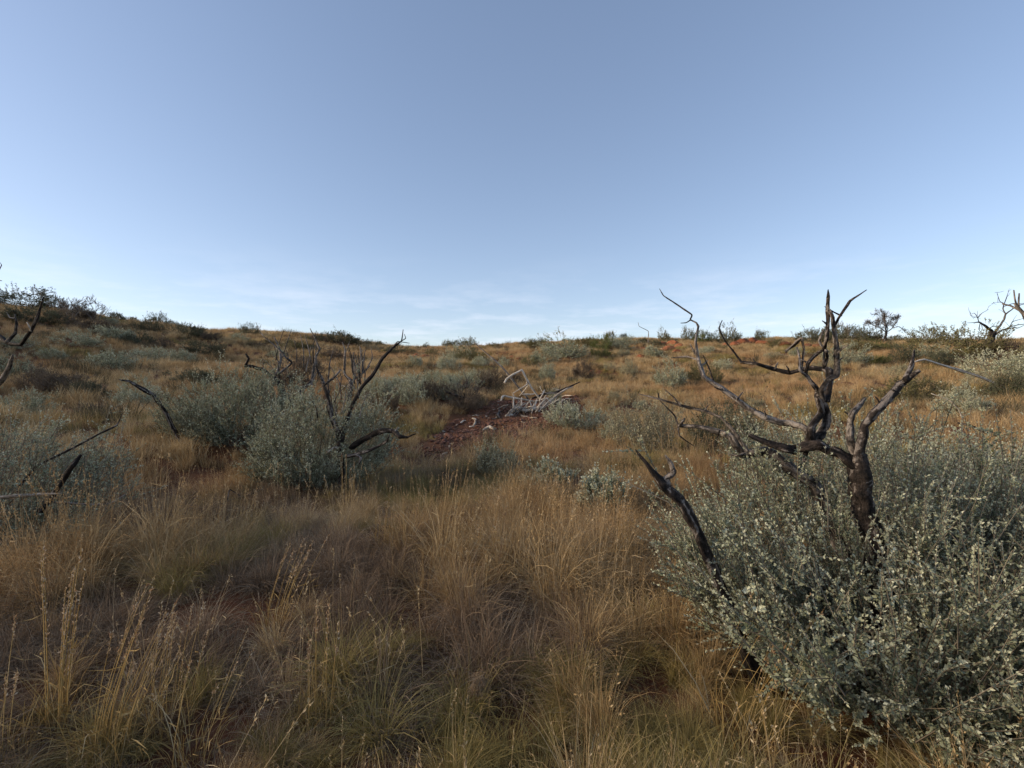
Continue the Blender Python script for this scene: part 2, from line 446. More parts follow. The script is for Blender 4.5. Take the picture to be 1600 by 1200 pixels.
def bush_arrays(rg, rx, ry, h, n_twig, twig_len, leaf_len, leaf_n, side_n=3, wand=0.06, leaf_ratio=0.46, nodes=9, clump=11, up=0.75, stem_r=0.012, inner=0.22, skirt=0.10):
    """returns (leaf verts, faces, tone), (twig verts, faces, tone) of a dome of leafy twigs standing at the origin"""
    # sparse lobes make the outline uneven
    K = 9
    ld = nrm(np.column_stack([rg.normal(0, 1, K), rg.normal(0, 1, K), np.abs(rg.normal(0, 0.6, K)) + 0.1])); lw = rg.uniform(0.10, 0.34, K)
    nc = max(12, n_twig // clump)
    uc = rg.normal(0, 1, (nc, 3)); uc[:, 2] = np.abs(uc[:, 2]) * 0.9 - skirt; uc = nrm(uc)
    own = rg.integers(0, nc, n_twig)
    loose = rg.random(n_twig) < 0.25
    u = uc[own] + rg.normal(0, 1, (n_twig, 3)) * np.where(loose, 0.30, 0.085)[:, None]
    u[:, 2] = np.maximum(u[:, 2], -skirt); u = nrm(u)
    c_push = rg.normal(0.0, 0.125, nc)[own]; c_dir = rg.normal(0, 0.26, (nc, 3))[own]; c_tone = rg.normal(0, 0.10, nc)[own]
    lobe = 0.80 + (np.clip(u @ ld.T, 0, 1) ** 5 * lw[None]).sum(1)
    wid = np.where(u[:, 2] < 0.25, 0.80 + 0.8 * np.clip(u[:, 2], -.1, .25), 1.0)
    Sf = np.column_stack([rx * u[:, 0] * wid, ry * u[:, 1] * wid, h * (0.10 + 0.90 * u[:, 2])]) * lobe[:, None]
    Sf[:, 2] = np.maximum(Sf[:, 2], 0.03 * h)
    s = np.where(rg.random(n_twig) < inner, rg.uniform(0.35, 0.8, n_twig), rg.uniform(0.74, 0.96, n_twig)) + c_push
    P0 = Sf * s[:, None]
    nr_ = nrm(np.column_stack([u[:, 0] / rx, u[:, 1] / ry, u[:, 2] / h]) * min(rx, h))
    D = nrm(0.60 * nr_ + np.array([[0, 0, up]]) + c_dir + rg.normal(0, 0.17, (n_twig, 3)))
    Ln = twig_len * rg.uniform(0.45, 1.25, n_twig)
    wm = (rg.random(n_twig) < wand) & (u[:, 2] > 0.1)
    Ln[wm] *= rg.uniform(1.3, 1.9, wm.sum())
    B = rg.normal(0, 0.16, (n_twig, 3)) + np.array([[0, 0, 0.10]])
    tw0, twD, twL, twB, twr = [P0], [D], [Ln], [B], [np.full(n_twig, stem_r * 0.32)]
    for _ in range(side_n):
        t = rg.uniform(0.15, 0.8, n_twig)
        st = P0 + D * (Ln * t)[:, None] + B * (Ln * t * t)[:, None]
        dd = nrm(D * 0.85 + rg.normal(0, 0.42, (n_twig, 3)))
        tw0.append(st); twD.append(dd); twL.append(Ln * rg.uniform(0.25, 0.5, n_twig)); twB.append(rg.normal(0, 0.1, (n_twig, 3))); twr.append(np.full(n_twig, stem_r * 0.2))
    P0, D, Ln, B, rr = (np.concatenate(a) for a in (tw0, twD, twL, twB, twr))
    end = P0 + D * Ln[:, None] + B * Ln[:, None]
    mid = P0 + D * (Ln * .5)[:, None] + B * (Ln * .25)[:, None]
    v1, f1 = twig_prisms(P0, mid, rr, rr * 0.8); v2, f2 = twig_prisms(mid, end, rr * 0.8, rr * 0.4)
    tv, tf = np.vstack([v1, v2]), np.vstack([f1, f2 + len(v1)])
    # woody stems from the base to the inside of the crown
    ns = max(8, n_twig // 60)
    e = Sf[rg.choice(n_twig, ns)] * rg.uniform(0.6, 0.9, (ns, 1))
    b0 = rg.normal(0, 0.05 * rx, (ns, 3)); b0[:, 2] = -0.04
    m0 = (b0 + e) * 0.5 + rg.normal(0, 0.06 * rx, (ns, 3))
    sr = np.full(ns, stem_r) * rg.uniform(0.5, 1.2, ns)
    v3, f3 = twig_prisms(b0, m0, sr, sr * 0.7); v4, f4 = twig_prisms(m0, e, sr * 0.7, sr * 0.35)
    off = len(tv); tv = np.vstack([tv, v3, v4]); tf = np.vstack([tf, f3 + off, f4 + off + len(v3)])
    ttone = np.repeat(np.clip(rg.normal(0.5, 0.22, len(tv) // 6), 0, 1), 6)
    # leaves in small clusters along every twig
    cnt = np.maximum(3, (leaf_n * Ln / twig_len).astype(int))
    idx = np.repeat(np.arange(len(P0)), cnt)
    t = np.clip(rg.random(len(idx)) ** 0.8, 0.05, 1.0)
    t = np.where(rg.random(len(idx)) < 0.88, np.round(t * nodes + 0.5) / (nodes + .5), t)
    p = P0[idx] + D[idx] * (Ln[idx] * t)[:, None] + B[idx] * (Ln[idx] * t * t)[:, None]
    perp = rg.normal(0, 1, p.shape); perp = nrm(perp - D[idx] * (perp * D[idx]).sum(1, keepdims=True))
    ld_ = nrm(D[idx] * (0.35 + 0.7 * t)[:, None] + perp * 0.75)
    nn = nrm(D[idx] - perp * 0.35 + rg.normal(0, 0.30, p.shape))
    ll = leaf_len * rg.uniform(0.55, 1.25, len(idx)) * (1.08 - 0.35 * t)
    lv, lf = leaf_quads(p, ld_, nn, ll, ll * leaf_ratio * rg.uniform(0.8, 1.25, len(idx)))
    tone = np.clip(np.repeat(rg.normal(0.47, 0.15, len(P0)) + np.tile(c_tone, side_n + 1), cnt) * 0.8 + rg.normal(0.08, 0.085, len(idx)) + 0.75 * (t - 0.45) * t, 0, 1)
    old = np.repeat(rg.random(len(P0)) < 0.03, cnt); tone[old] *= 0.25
    return (lv, lf, np.repeat(tone, 4)), (tv, tf, ttone)

# ------------------------------------------------------------------ grass
def blades(rg, n, h, disc, spread, curl, width, segs=3, stiff=0.0):
    """ribbon blades growing from a small disc"""
    a = rg.uniform(0, 2 * math.pi, n); r0 = disc * np.sqrt(rg.random(n))
    base = np.column_stack([r0 * np.cos(a), r0 * np.sin(a), np.full(n, -0.03)])
    oa = a + rg.normal(0, 0.7, n); out = np.column_stack([np.cos(oa), np.sin(oa), np.zeros(n)])
    H = h * rg.uniform(0.45, 1.15, n); S = spread * rg.uniform(0.1, 1.2, n); Cu = curl * rg.uniform(0.2, 1.3, n)
    sidev = nrm(np.column_stack([-out[:, 1], out[:, 0], np.zeros(n)]) + rg.normal(0, 0.5, (n, 3)))
    bend = rg.normal(0, 0.16, (n, 3)) * h
    t = np.linspace(0, 1, segs + 1)
    W = width * rg.uniform(0.6, 1.3, n)
    V = []
    for k, tk in enumerate(t):
        p = base + np.array([[0, 0, 1.0]]) * (H * (tk - Cu * tk ** 3 * 0.55))[:, None] + out * (S * tk ** 1.6)[:, None] + bend * (tk * tk)
        w = W * (1 - tk ** 2 * 0.85)
        if k < segs: V += [p - sidev * (w / 2)[:, None], p + sidev * (w / 2)[:, None]]
        else: V += [p]
    per = 2 * segs + 1
    v = np.stack(V, 1).reshape(-1, 3)
    b = np.arange(n)[:, None] * per
    q = np.concatenate([b + np.array([[2 * k, 2 * k + 1, 2 * k + 3, 2 * k + 2]]) for k in range(segs - 1)])
    tr = b + np.array([[2 * segs - 2, 2 * segs - 1, 2 * segs]])
    tone = np.repeat(np.clip(rg.normal(0.5, 0.30, n), 0, 1), per)
    return v, q, tr, tone

def seed_stems(rg, n, h, disc, lean, width=0.003, head=0.11, seeds=16, seed_len=0.014, bias=(0, 0)):
    """upright stalks with a seed head each; returns stalk arrays and seed arrays"""
    a = rg.uniform(0, 2 * math.pi, n); r0 = disc * np.sqrt(rg.random(n))
    b0 = np.column_stack([r0 * np.cos(a), r0 * np.sin(a), np.full(n, -0.03)])
    H = h * rg.uniform(0.6, 1.1, n)
    off = np.column_stack([np.cos(a), np.sin(a)]) * (lean * rg.uniform(0.1, 1.0, n) * H)[:, None] + np.array([bias]) * H[:, None] + rg.normal(0, 0.04, (n, 2)) * H[:, None]
    m1 = b0 + np.column_stack([off * 0.22, H * 0.36]); m2 = b0 + np.column_stack([off * 0.6, H * 0.7]); e = b0 + np.column_stack([off, H])
    w = np.full(n, width / 2)
    arr = [twig_prisms(b0, m1, w, w * .85), twig_prisms(m1, m2, w * .85, w * .7), twig_prisms(m2, e, w * .7, w * .4)]
    sv = []; sf = []; o = 0
    for v, f in arr: sv.append(v); sf.append(f + o); o += len(v)
    # a couple of drying leaves bent off each stalk
    kk = rg.integers(0, n, n * 2)
    t = rg.uniform(0.1, 0.7, n * 2)
    p = b0[kk] + (e[kk] - b0[kk]) * t[:, None]
    ld_ = nrm(np.column_stack([rg.normal(0, 1, (n * 2, 2)), rg.uniform(-0.2, 0.9, n * 2)]))
    lv, lf = leaf_quads(p, ld_, nrm(rg.normal(0, 1, p.shape)), rg.uniform(0.05, 0.16, n * 2) * h / 0.7, np.full(n * 2, width * 1.3))
    sv.append(lv); sf.append(lf + o)
    sv = np.vstack(sv); sf = np.vstack(sf); tone = np.clip(rg.normal(0.55, 0.2, len(sv)), 0, 1)
    idx = np.repeat(np.arange(n), seeds)
    ax = nrm(e - m2)
    hl = head * rg.uniform(0.6, 1.2, n)
    tq = rg.random(len(idx))
    p = e[idx] - ax[idx] * (hl[idx] * tq)[:, None] + rg.normal(0, 0.0025, (len(idx), 3))
    d = nrm(ax[idx] * 0.9 + rg.normal(0, 0.45, p.shape))
    L_ = seed_len * rg.uniform(0.6, 1.3, len(idx))
    hv, hf = leaf_quads(p, d, nrm(rg.normal(0, 1, p.shape)), L_, L_ * 0.38)
    ht = np.repeat(np.clip(rg.normal(0.55, 0.25, len(idx)), 0, 1), 4)
    return (sv, sf, tone), (hv, hf, ht)

def proto(name, parts, mats):
    """parts: list of (verts, [faces], tone, material index); an object that only the grass scatter refers to"""
    V, FS, TN, MI, o = [], {3: [], 4: []}, [], {3: [], 4: []}, 0
    for v, fl, tn, mi in parts:
        V.append(v); TN.append(tn)
        for f in fl:
            if len(f): FS[f.shape[1]].append(f + o); MI[f.shape[1]].append(np.full(len(f), mi))
        o += len(v)
    faces = [np.vstack(FS[k]) for k in (4, 3) if FS[k]]
    mi = np.concatenate([np.concatenate(MI[k]) for k in (4, 3) if FS[k]])
    me = np_mesh(name, np.vstack(V), faces, np.concatenate(TN), mi)
    for m in mats: me.materials.append(m)
    return bpy.data.objects.new(name, me)

def scatter(name, P, rot, scl, idx, tnt, protos, label, cat):
    me = bpy.data.meshes.new(name)
    P = np.asarray(P, np.float32)
    me.vertices.add(len(P)); me.vertices.foreach_set('co', P.ravel())
    for nm, ty, arr in (('rot', 'FLOAT_VECTOR', rot), ('scl', 'FLOAT_VECTOR', scl), ('pick', 'INT', idx), ('tint', 'FLOAT', tnt)):
        a_ = me.attributes.new(nm, ty, 'POINT')
        if ty == 'FLOAT_VECTOR': a_.data.foreach_set('vector', np.asarray(arr, np.float32).ravel())
        else: a_.data.foreach_set('value', np.asarray(arr, np.int32 if ty == 'INT' else np.float32))
    o = bpy.data.objects.new(name, me); COL.objects.link(o)
    pc = bpy.data.collections.new(name + '_tufts')
    for p_ in protos: pc.objects.link(p_)
    ng = bpy.data.node_groups.new(name + '_scatter', 'GeometryNodeTree')
    ng.interface.new_socket('Geometry', in_out='INPUT', socket_type='NodeSocketGeometry')
    ng.interface.new_socket('Geometry', in_out='OUTPUT', socket_type='NodeSocketGeometry')
    n = ng.nodes; l = ng.links
    gi, go = n.new('NodeGroupInput'), n.new('NodeGroupOutput')
    ci = n.new('GeometryNodeCollectionInfo'); ci.inputs['Collection'].default_value = pc
    ci.inputs['Separate Children'].default_value = True; ci.inputs['Reset Children'].default_value = True
    iop = n.new('GeometryNodeInstanceOnPoints'); iop.inputs['Pick Instance'].default_value = True
    def na(nm, ty):
        q = n.new('GeometryNodeInputNamedAttribute'); q.data_type = ty; q.inputs['Name'].default_value = nm
        return q.outputs['Attribute']
    er = n.new('FunctionNodeEulerToRotation')
    l.new(na('rot', 'FLOAT_VECTOR'), er.inputs[0])
    l.new(gi.outputs[0], iop.inputs['Points']); l.new(ci.outputs[0], iop.inputs['Instance'])
    l.new(na('pick', 'INT'), iop.inputs['Instance Index']); l.new(er.outputs[0], iop.inputs['Rotation']); l.new(na('scl', 'FLOAT_VECTOR'), iop.inputs['Scale'])
    l.new(iop.outputs[0], go.inputs[0])
    md = o.modifiers.new('scatter', 'NODES'); md.node_group = ng
    tag(o, label, cat, kind='stuff')
    return o

# bare red patch around the wood pile, from the photograph, and a few small bare spots: no grass there
PAD = [hit(*p)[:2] for p in ((676, 702), (700, 716), (790, 688), (860, 668), (905, 645), (892, 622), (790, 628), (740, 648), (705, 668))]
SPOTS = [(hit(922, 868)[:2], 0.17), (hit(1030, 950)[:2], 0.25), (hit(1318, 690)[:2], 0.5), (hit(185, 862)[:2], 0.3), (hit(960, 690)[:2], 0.35), (hit(708, 741)[:2], 0.30)]
def in_pad(x, y, grow=0.0):
    P = np.array(PAD); c = P.mean(0); P = c + (P - c) * (1 + grow)
    ins = np.zeros(np.shape(x), bool); k2 = len(P) - 1
    for k in range(len(P)):
        xi, yi = P[k]; xj, yj = P[k2]
        ins ^= ((yi > y) != (yj > y)) & (x < (xj - xi) * (y - yi) / (yj - yi + 1e-9) + xi)
        k2 = k
    return ins

def smooth_field(x, y, wl_, seed):
    q = np.random.default_rng(seed); s = np.zeros_like(x)
    for _ in range(9):
        th = q.uniform(0, 6.28); k = 2 * math.pi / (wl_ * q.uniform(.6, 1.6)); s = s + np.sin(k * (x * math.cos(th) + y * math.sin(th)) + q.uniform(0, 6.28))
    return s / 3.0

SHADE_OUT = []        # (x, y, radius): bases of bushes where little grass stands
def sample_fan(rg, r0, r1, dens, a0=-1.15, a1=1.15):
    n = int(dens * 0.5 * (r1 * r1 - r0 * r0) * (a1 - a0))
    r = np.sqrt(rg.uniform(r0 * r0, r1 * r1, n)); a = rg.uniform(a0, a1, n)
    x, y = r * np.sin(a), r * np.cos(a)
    keep = ~in_pad(x, y, 0.13)
    for (c, rad) in SPOTS: keep &= np.hypot(x - c[0], y - c[1]) > rad * rg.uniform(0.7, 1.1, n)
    for (cx, cy, rad) in SHADE_OUT: keep &= (np.hypot(x - cx, y - cy) > rad * 0.75) | (rg.random(n) < 0.12)
    return x[keep], y[keep]

# ------------------------------------------------------------------ the large bushes, each with its own twigs and leaves
def big_bush(name, label, base, rx, ry, h, leafmat, seed, group=None, **kw):
    rg = np.random.default_rng(seed)
    root = empty(name, base)
    (lv, lf, lt), (tv, tf, tt_) = bush_arrays(rg, rx, ry, h, **kw)
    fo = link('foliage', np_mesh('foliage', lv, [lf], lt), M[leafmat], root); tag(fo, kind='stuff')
    st = link('twigs', np_mesh('twigs', tv, [tf], tt_), M['twig'], root); tag(st, kind='stuff')
    tag(root, label, 'bush', group)
    SHADE_OUT.append((base[0], base[1], min(rx, ry)))
    return root

def on_ground(x, y): return np.array([x, y, gz(x, y)])

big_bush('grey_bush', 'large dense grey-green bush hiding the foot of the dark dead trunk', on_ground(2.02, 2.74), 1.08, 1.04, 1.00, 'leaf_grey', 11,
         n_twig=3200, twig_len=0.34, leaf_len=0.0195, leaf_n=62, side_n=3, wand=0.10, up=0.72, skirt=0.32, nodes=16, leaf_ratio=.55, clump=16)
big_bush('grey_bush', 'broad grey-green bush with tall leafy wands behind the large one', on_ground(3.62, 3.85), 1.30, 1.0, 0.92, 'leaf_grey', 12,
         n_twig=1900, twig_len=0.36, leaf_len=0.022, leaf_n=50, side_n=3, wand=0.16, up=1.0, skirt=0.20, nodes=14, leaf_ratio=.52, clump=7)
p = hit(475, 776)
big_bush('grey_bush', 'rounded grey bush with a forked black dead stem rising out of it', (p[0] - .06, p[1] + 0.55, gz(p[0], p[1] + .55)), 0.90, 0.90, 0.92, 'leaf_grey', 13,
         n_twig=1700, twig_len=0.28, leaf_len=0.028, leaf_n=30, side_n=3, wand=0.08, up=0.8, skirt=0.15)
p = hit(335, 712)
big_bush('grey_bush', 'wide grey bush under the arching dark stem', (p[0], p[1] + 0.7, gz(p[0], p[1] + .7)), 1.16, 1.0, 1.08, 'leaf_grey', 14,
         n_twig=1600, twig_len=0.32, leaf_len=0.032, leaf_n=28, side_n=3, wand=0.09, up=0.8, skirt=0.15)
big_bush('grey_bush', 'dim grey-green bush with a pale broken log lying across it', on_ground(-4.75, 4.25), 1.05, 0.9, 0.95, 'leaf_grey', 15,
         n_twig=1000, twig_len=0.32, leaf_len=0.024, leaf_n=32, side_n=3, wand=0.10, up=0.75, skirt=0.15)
for px, py, wpx, hpx, mt, nm, lb, sd in (
        (776, 752, 58, 40, 'leaf_silver', 'small_shrub', 'small silvery upright shrub in the grass below the red bare patch', 21),
        (1015, 716, 88, 66, 'leaf_silver', 'feathery_shrub', 'pale feathery shrub behind the leaning black stump', 22),
        (1135, 700, 104, 52, 'leaf_dark', 'dense_shrub', 'dark green dense shrub beneath the bleached low branches', 23),
        (902, 672, 84, 30, 'leaf_grey', 'low_shrub', 'low grey-green shrub at the end of the wood pile', 24),
        (855, 772, 66, 28, 'leaf_grey', 'mound_shrub', 'flat dull green mound shrub among straw tussocks', 25),
        (935, 806, 54, 42, 'leaf_grey', 'tussock_shrub', 'small grey-green tussock shrub above the bare red hollow', 27),
        (1540, 800, 90, 62, 'leaf_green', 'dark_shrub', 'dark green leafy shrub behind the tall leafy wands', 26)):
    p = hit(px, py); k = p[1] / F
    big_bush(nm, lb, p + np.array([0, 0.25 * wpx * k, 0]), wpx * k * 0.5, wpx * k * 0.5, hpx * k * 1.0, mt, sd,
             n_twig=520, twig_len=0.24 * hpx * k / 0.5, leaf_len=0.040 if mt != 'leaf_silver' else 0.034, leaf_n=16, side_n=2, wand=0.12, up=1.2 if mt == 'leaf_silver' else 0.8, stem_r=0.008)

# ------------------------------------------------------------------ shrubs on the slopes: a few shapes, copied
PROTO = []
for k in range(7):
    rg = np.random.default_rng(100 + k)
    (lv, lf, lt), (tv, tf, tt_) = bush_arrays(rg, 0.5, 0.5, 0.5, n_twig=640 + 40 * (k % 3), twig_len=0.13, leaf_len=0.030, leaf_n=13, side_n=2, wand=0.08, up=0.30 + 0.15 * (k % 4), stem_r=0.007, inner=0.3, skirt=0.12)
    V = np.vstack([lv, tv]); Fc = np.vstack([lf, tf + len(lv)])
    me = np_mesh('shrub', V, [Fc], np.concatenate([lt, tt_]), np.concatenate([np.zeros(len(lf)), np.ones(len(tf))]))
    me.materials.append(M['leaf_grey']); me.materials.append(M['twig'])
    PROTO.append(me)

def shrub(px, py, wpx, hpx, kind, zone, seed):
    rg = np.random.default_rng(seed)
    p = hit(px, py); k = p[1] / F
    o = bpy.data.objects.new({'grey': 'grey_shrub', 'silver': 'pale_shrub', 'olive': 'olive_shrub', 'dark': 'dark_shrub', 'brown': 'brown_shrub', 'green': 'green_shrub'}[kind], PROTO[rg.integers(0, 7)])
    COL.objects.link(o)
    w = wpx * k * 1.06
    y = p[1] + 0.15 * w
    o.location = (p[0], y, gz(p[0], y) - 0.02)
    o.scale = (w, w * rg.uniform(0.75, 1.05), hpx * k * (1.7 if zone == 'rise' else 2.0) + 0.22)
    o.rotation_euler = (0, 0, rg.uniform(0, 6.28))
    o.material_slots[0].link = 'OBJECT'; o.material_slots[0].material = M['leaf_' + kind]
    tall = 'tall' if hpx / wpx > .58 else 'low' if hpx / wpx < .40 else ''
    size = 'tiny' if w < 1.1 else 'small' if w < 1.9 else 'broad' if w < 3.2 else 'very wide'
    look = {'grey': 'grey-green rounded shrub', 'silver': 'pale silvery feathery shrub', 'olive': 'olive green shrub', 'dark': 'dark green dense shrub', 'brown': 'brownish half-dry shrub', 'green': 'fresh green shrub'}[kind]
    def pick(v, table): return next(t for lim, t in table if v < lim)
    where = {'sky': lambda: pick(px, ((130, 'on the highest shaded end of the ridge'), (300, 'on the shaded ridge as it drops'), (650, 'on the ridge behind the forked dead stem'), (790, 'on the ridge behind the leaning pole'), (890, 'on the ridge behind the wood heap'),
                                      (1020, 'in the crowd of shrubs on the ridge'), (1240, 'on the ridge by the red rock ledge'), (1345, 'on the ridge behind the charred tree'), (1430, 'on the ridge beside the thorn tree'), (9999, 'on the ridge beside the wide dead tree'))),
             'shade': lambda: pick(py, ((525, 'high on the shaded slope'), (548, 'halfway up the shaded slope'), (575, 'in the lower part of the shaded slope'), (9999, 'at the foot of the shaded slope above the grey bushes'))),
             'slope': lambda: pick(px, ((760, 'on the slope behind the band of shrubs'), (900, 'on the slope behind the wood heap'), (1000, 'on the orange slope beyond the wood heap'), (1160, 'on the orange slope behind the long rising limb'), (9999, 'on the orange slope behind the charred tree'))),
             'band': lambda: 'in the band of shrubs beside the wood heap', 'rise': lambda: 'on the rise below the wide dead tree'}[zone]()
    full = ' '.join(q for q in (size, tall, look, where) if q)
    if len(full.split()) > 15: full = ' '.join(q for q in (size, look, where) if q)
    tag(o, full, 'shrub', full)
    SHADE_OUT.append((p[0], y, w * 0.42))
    return o

SH = """sky 26 482 84 20 dark;sky 80 484 34 16 brown;sky 178 497 26 10 dark;sky 205 499 16 6 olive;sky 246 505 28 14 dark;sky 265 506 14 5 olive;sky 388 524 28 11 dark
sky 497 534 16 7 dark;sky 532 540 56 17 dark;sky 572 540 20 6 dark;sky 593 540 13 5 olive;sky 697 543 18 7 olive;sky 710 541 16 9 dark;sky 733 542 28 11 olive;sky 770 542 14 4 olive
sky 817 540 13 6 dark;sky 838 543 30 10 olive;sky 848 537 12 6 dark;sky 912 545 34 14 olive;sky 940 547 34 15 green;sky 954 536 18 15 olive;sky 975 531 11 8 dark;sky 973 547 46 16 grey;sky 1004 537 15 6 dark
sky 1040 533 18 13 olive;sky 1077 534 22 15 olive;sky 1100 538 30 17 green;sky 1117 536 18 11 dark;sky 1143 535 33 19 olive;sky 1190 534 17 15 olive;sky 1215 542 22 9 olive;sky 1275 538 48 20 dark;sky 1310 534 42 19 olive
sky 1333 534 28 13 dark;sky 1358 536 50 17 dark;sky 1400 534 20 8 olive;sky 1452 541 54 21 olive;sky 1236 532 10 4 olive;sky 665 542 10 4 olive;sky 480 532 12 4 olive;sky 320 515 8 3 olive
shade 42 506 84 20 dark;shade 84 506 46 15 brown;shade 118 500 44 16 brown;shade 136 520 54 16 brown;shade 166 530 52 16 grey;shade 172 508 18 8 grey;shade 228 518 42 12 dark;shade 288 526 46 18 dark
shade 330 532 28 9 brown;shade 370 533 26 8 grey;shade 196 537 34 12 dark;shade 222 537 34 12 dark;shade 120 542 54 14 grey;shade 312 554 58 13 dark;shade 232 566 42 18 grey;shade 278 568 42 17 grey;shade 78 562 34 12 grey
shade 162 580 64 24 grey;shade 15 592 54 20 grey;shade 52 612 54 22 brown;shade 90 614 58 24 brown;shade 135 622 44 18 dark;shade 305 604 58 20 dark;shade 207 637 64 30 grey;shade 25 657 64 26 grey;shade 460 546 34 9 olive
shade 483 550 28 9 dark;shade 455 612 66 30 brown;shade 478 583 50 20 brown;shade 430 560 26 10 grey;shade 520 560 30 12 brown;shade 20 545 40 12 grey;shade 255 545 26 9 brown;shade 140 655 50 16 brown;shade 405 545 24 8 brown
slope 612 553 34 8 dark;slope 647 575 24 14 grey;slope 672 557 22 8 olive;slope 713 566 38 19 grey;slope 698 581 32 18 grey;slope 737 566 42 18 olive;slope 788 574 17 9 grey;slope 748 573 30 12 grey;slope 640 552 18 5 olive
slope 885 562 64 25 grey;slope 848 570 40 17 grey;slope 827 574 32 12 olive;slope 940 558 28 10 green;slope 1028 543 26 8 dark;slope 1022 560 32 16 grey;slope 975 557 20 9 silver;slope 1107 552 20 8 grey;slope 1097 555 17 7 grey
slope 855 597 25 24 grey;slope 910 594 30 19 brown;slope 985 590 32 16 silver;slope 952 580 16 7 silver;slope 1053 607 46 30 grey;slope 1106 602 48 27 olive;slope 1133 580 30 14 grey;slope 960 630 24 12 silver;slope 965 692 38 24 grey
slope 1375 549 34 10 green;slope 1396 550 22 8 olive;slope 1350 551 54 14 olive;slope 1415 567 28 18 dark;slope 1450 562 42 16 grey;slope 1372 570 34 10 green;slope 1335 572 62 26 grey;slope 1437 630 90 32 olive;slope 1515 652 64 28 grey
slope 1245 558 24 8 grey;slope 1210 562 24 8 silver;slope 1300 585 40 14 silver;slope 1270 600 26 10 olive;slope 1180 640 26 12 silver;slope 868 628 22 10 grey;slope 1410 592 34 16 silver;slope 1002 640 20 8 grey
band 587 627 48 24 grey;band 640 613 50 22 grey;band 676 609 50 24 grey;band 637 635 50 27 grey;band 679 631 46 26 brown;band 722 615 56 27 grey;band 765 611 44 22 brown;band 733 645 50 24 brown;band 601 645 38 22 brown;band 700 625 40 22 grey;band 610 612 34 16 grey
band 800 606 36 18 brown;band 745 600 40 18 silver
rise 1522 562 108 40 olive;rise 1575 565 56 30 brown;rise 1562 594 78 34 grey;rise 1590 630 72 44 dark;rise 1480 575 50 22 dark;rise 1620 575 60 30 olive;rise 1535 605 40 18 silver;rise 1625 600 60 34 grey"""
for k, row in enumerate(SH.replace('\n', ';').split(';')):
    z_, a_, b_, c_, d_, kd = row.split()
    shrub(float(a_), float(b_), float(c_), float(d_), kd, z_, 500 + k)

_seen = {}
for o in list(COL.objects):
    if o.get('category') == 'shrub': _seen.setdefault(o['label'], []).append(o)
for lb, os_ in _seen.items():
    for o in os_:
        if len(os_) == 1: del o['group']
        else: o['group'] = lb.replace('shrub ', 'shrubs ', 1)

# ------------------------------------------------------------------ dead trees (outline from the photograph, each limb leaning to its own depth)
def zoomer(x0, y0, s):
    return lambda x, y: (x0 + x / s, y0 + y / s)

def traced(name, pts, rad, d0, d1, zm, s, mat, parent, base, part='branch', wob=0.02, seed=0, **kw):
    """pts in zoomed pixels; depth runs from d0 to d1 along the limb"""
    rg = np.random.default_rng(seed + 900)
    n = len(pts); dd = np.linspace(d0, d1, n) + np.r_[0, rg.normal(0, wob, max(n - 2, 0)), 0][:n]
    P = [at(*zm(*p), d) for p, d in zip(pts, dd)]
    r = [max(q / s * d / F, 0.0012) for q, d in zip(rad, dd)]
    return limb(part, P, r, M[mat], parent, base, rg=rg, **kw)

ZA, SA = zoomer(960, 430, 2.554), 2.554
b0 = on_ground(1.86, 2.50)
t1 = empty('dead_tree', b0)
tag(t1, 'charred twisted dead tree standing out of the large grey-green bush', 'dead tree')
foot = [( (b0[0]) , b0[1], b0[2] - 0.05)]
trunk_px = [(1045, 1060), (1010, 960), (988, 860), (974, 780), (966, 715)]
P = [b0 + np.array([0.05, 0, -0.06]), b0 + np.array([0.06, 0.0, 0.25])] + [at(*ZA(*q), 2.45) for q in trunk_px]
limb('trunk', P, [0.075, 0.062, 0.050, 0.046, 0.044, 0.047, 0.033], M['char'], t1, b0, sides=14, rough=0.07, sub=9, kink=0.10)
def A1(part, pts, rad, d0, d1, mat='char', seed=0, **kw):
    traced('x', pts, [q * 0.45 for q in rad], d0 - .25, d1 - .25, ZA, SA, mat, t1, b0, part, seed=seed, **{**dict(sides=10, rough=0.09, sub=7, kink=0.13), **kw})
A1('branch', [(966, 745), (985, 650), (1010, 585), (1060, 512), (1110, 457), (1160, 420), (1217, 380)], [52, 44, 40, 38, 36, 32, 20], 2.70, 2.62, seed=1)
A1('branch', [(1160, 422), (1185, 362), (1197, 298)], [28, 20, 6], 2.635, 2.70, seed=2)
A1('branch', [(970, 725), (945, 662), (930, 602), (940, 560), (975, 525), (1000, 490)], [44, 36, 30, 30, 26, 14], 2.71, 2.80, 'greywood', seed=3)
A1('branch', [(972, 770), (915, 716), (850, 690), (790, 680), (730, 695), (680, 690), (620, 665), (535, 638)], [54, 46, 42, 44, 40, 36, 28, 16], 2.70, 2.95, seed=4)
A1('branch', [(782, 675), (785, 602), (820, 548), (808, 495), (815, 460), (790, 430), (765, 400), (770, 350), (800, 318), (838, 296), (842, 255), (850, 200), (855, 140), (860, 90), (853, 58)],
   [40, 38, 32, 27, 23, 20, 17, 17, 17, 15, 15, 17, 17, 15, 6], 2.87, 2.70, seed=5)
A1('branch', [(795, 675), (840, 602), (855, 550), (832, 500), (822, 460), (850, 420), (880, 405), (885, 350), (890, 290), (878, 230), (870, 170), (857, 138)],
   [28, 30, 27, 23, 21, 20, 21, 20, 20, 15, 13, 10], 2.86, 2.72, 'greywood', seed=6)
A1('branch', [(848, 505), (860, 440), (855, 390), (835, 372), (770, 370), (700, 390), (640, 375), (570, 355), (505, 347)], [22, 26, 28, 24, 20, 18, 16, 14, 10], 2.83, 3.25, seed=7)
A1('twig', [(508, 348), (470, 300), (440, 258), (418, 212), (430, 180)], [9, 7, 6, 6, 3], 3.25, 3.4, seed=8)
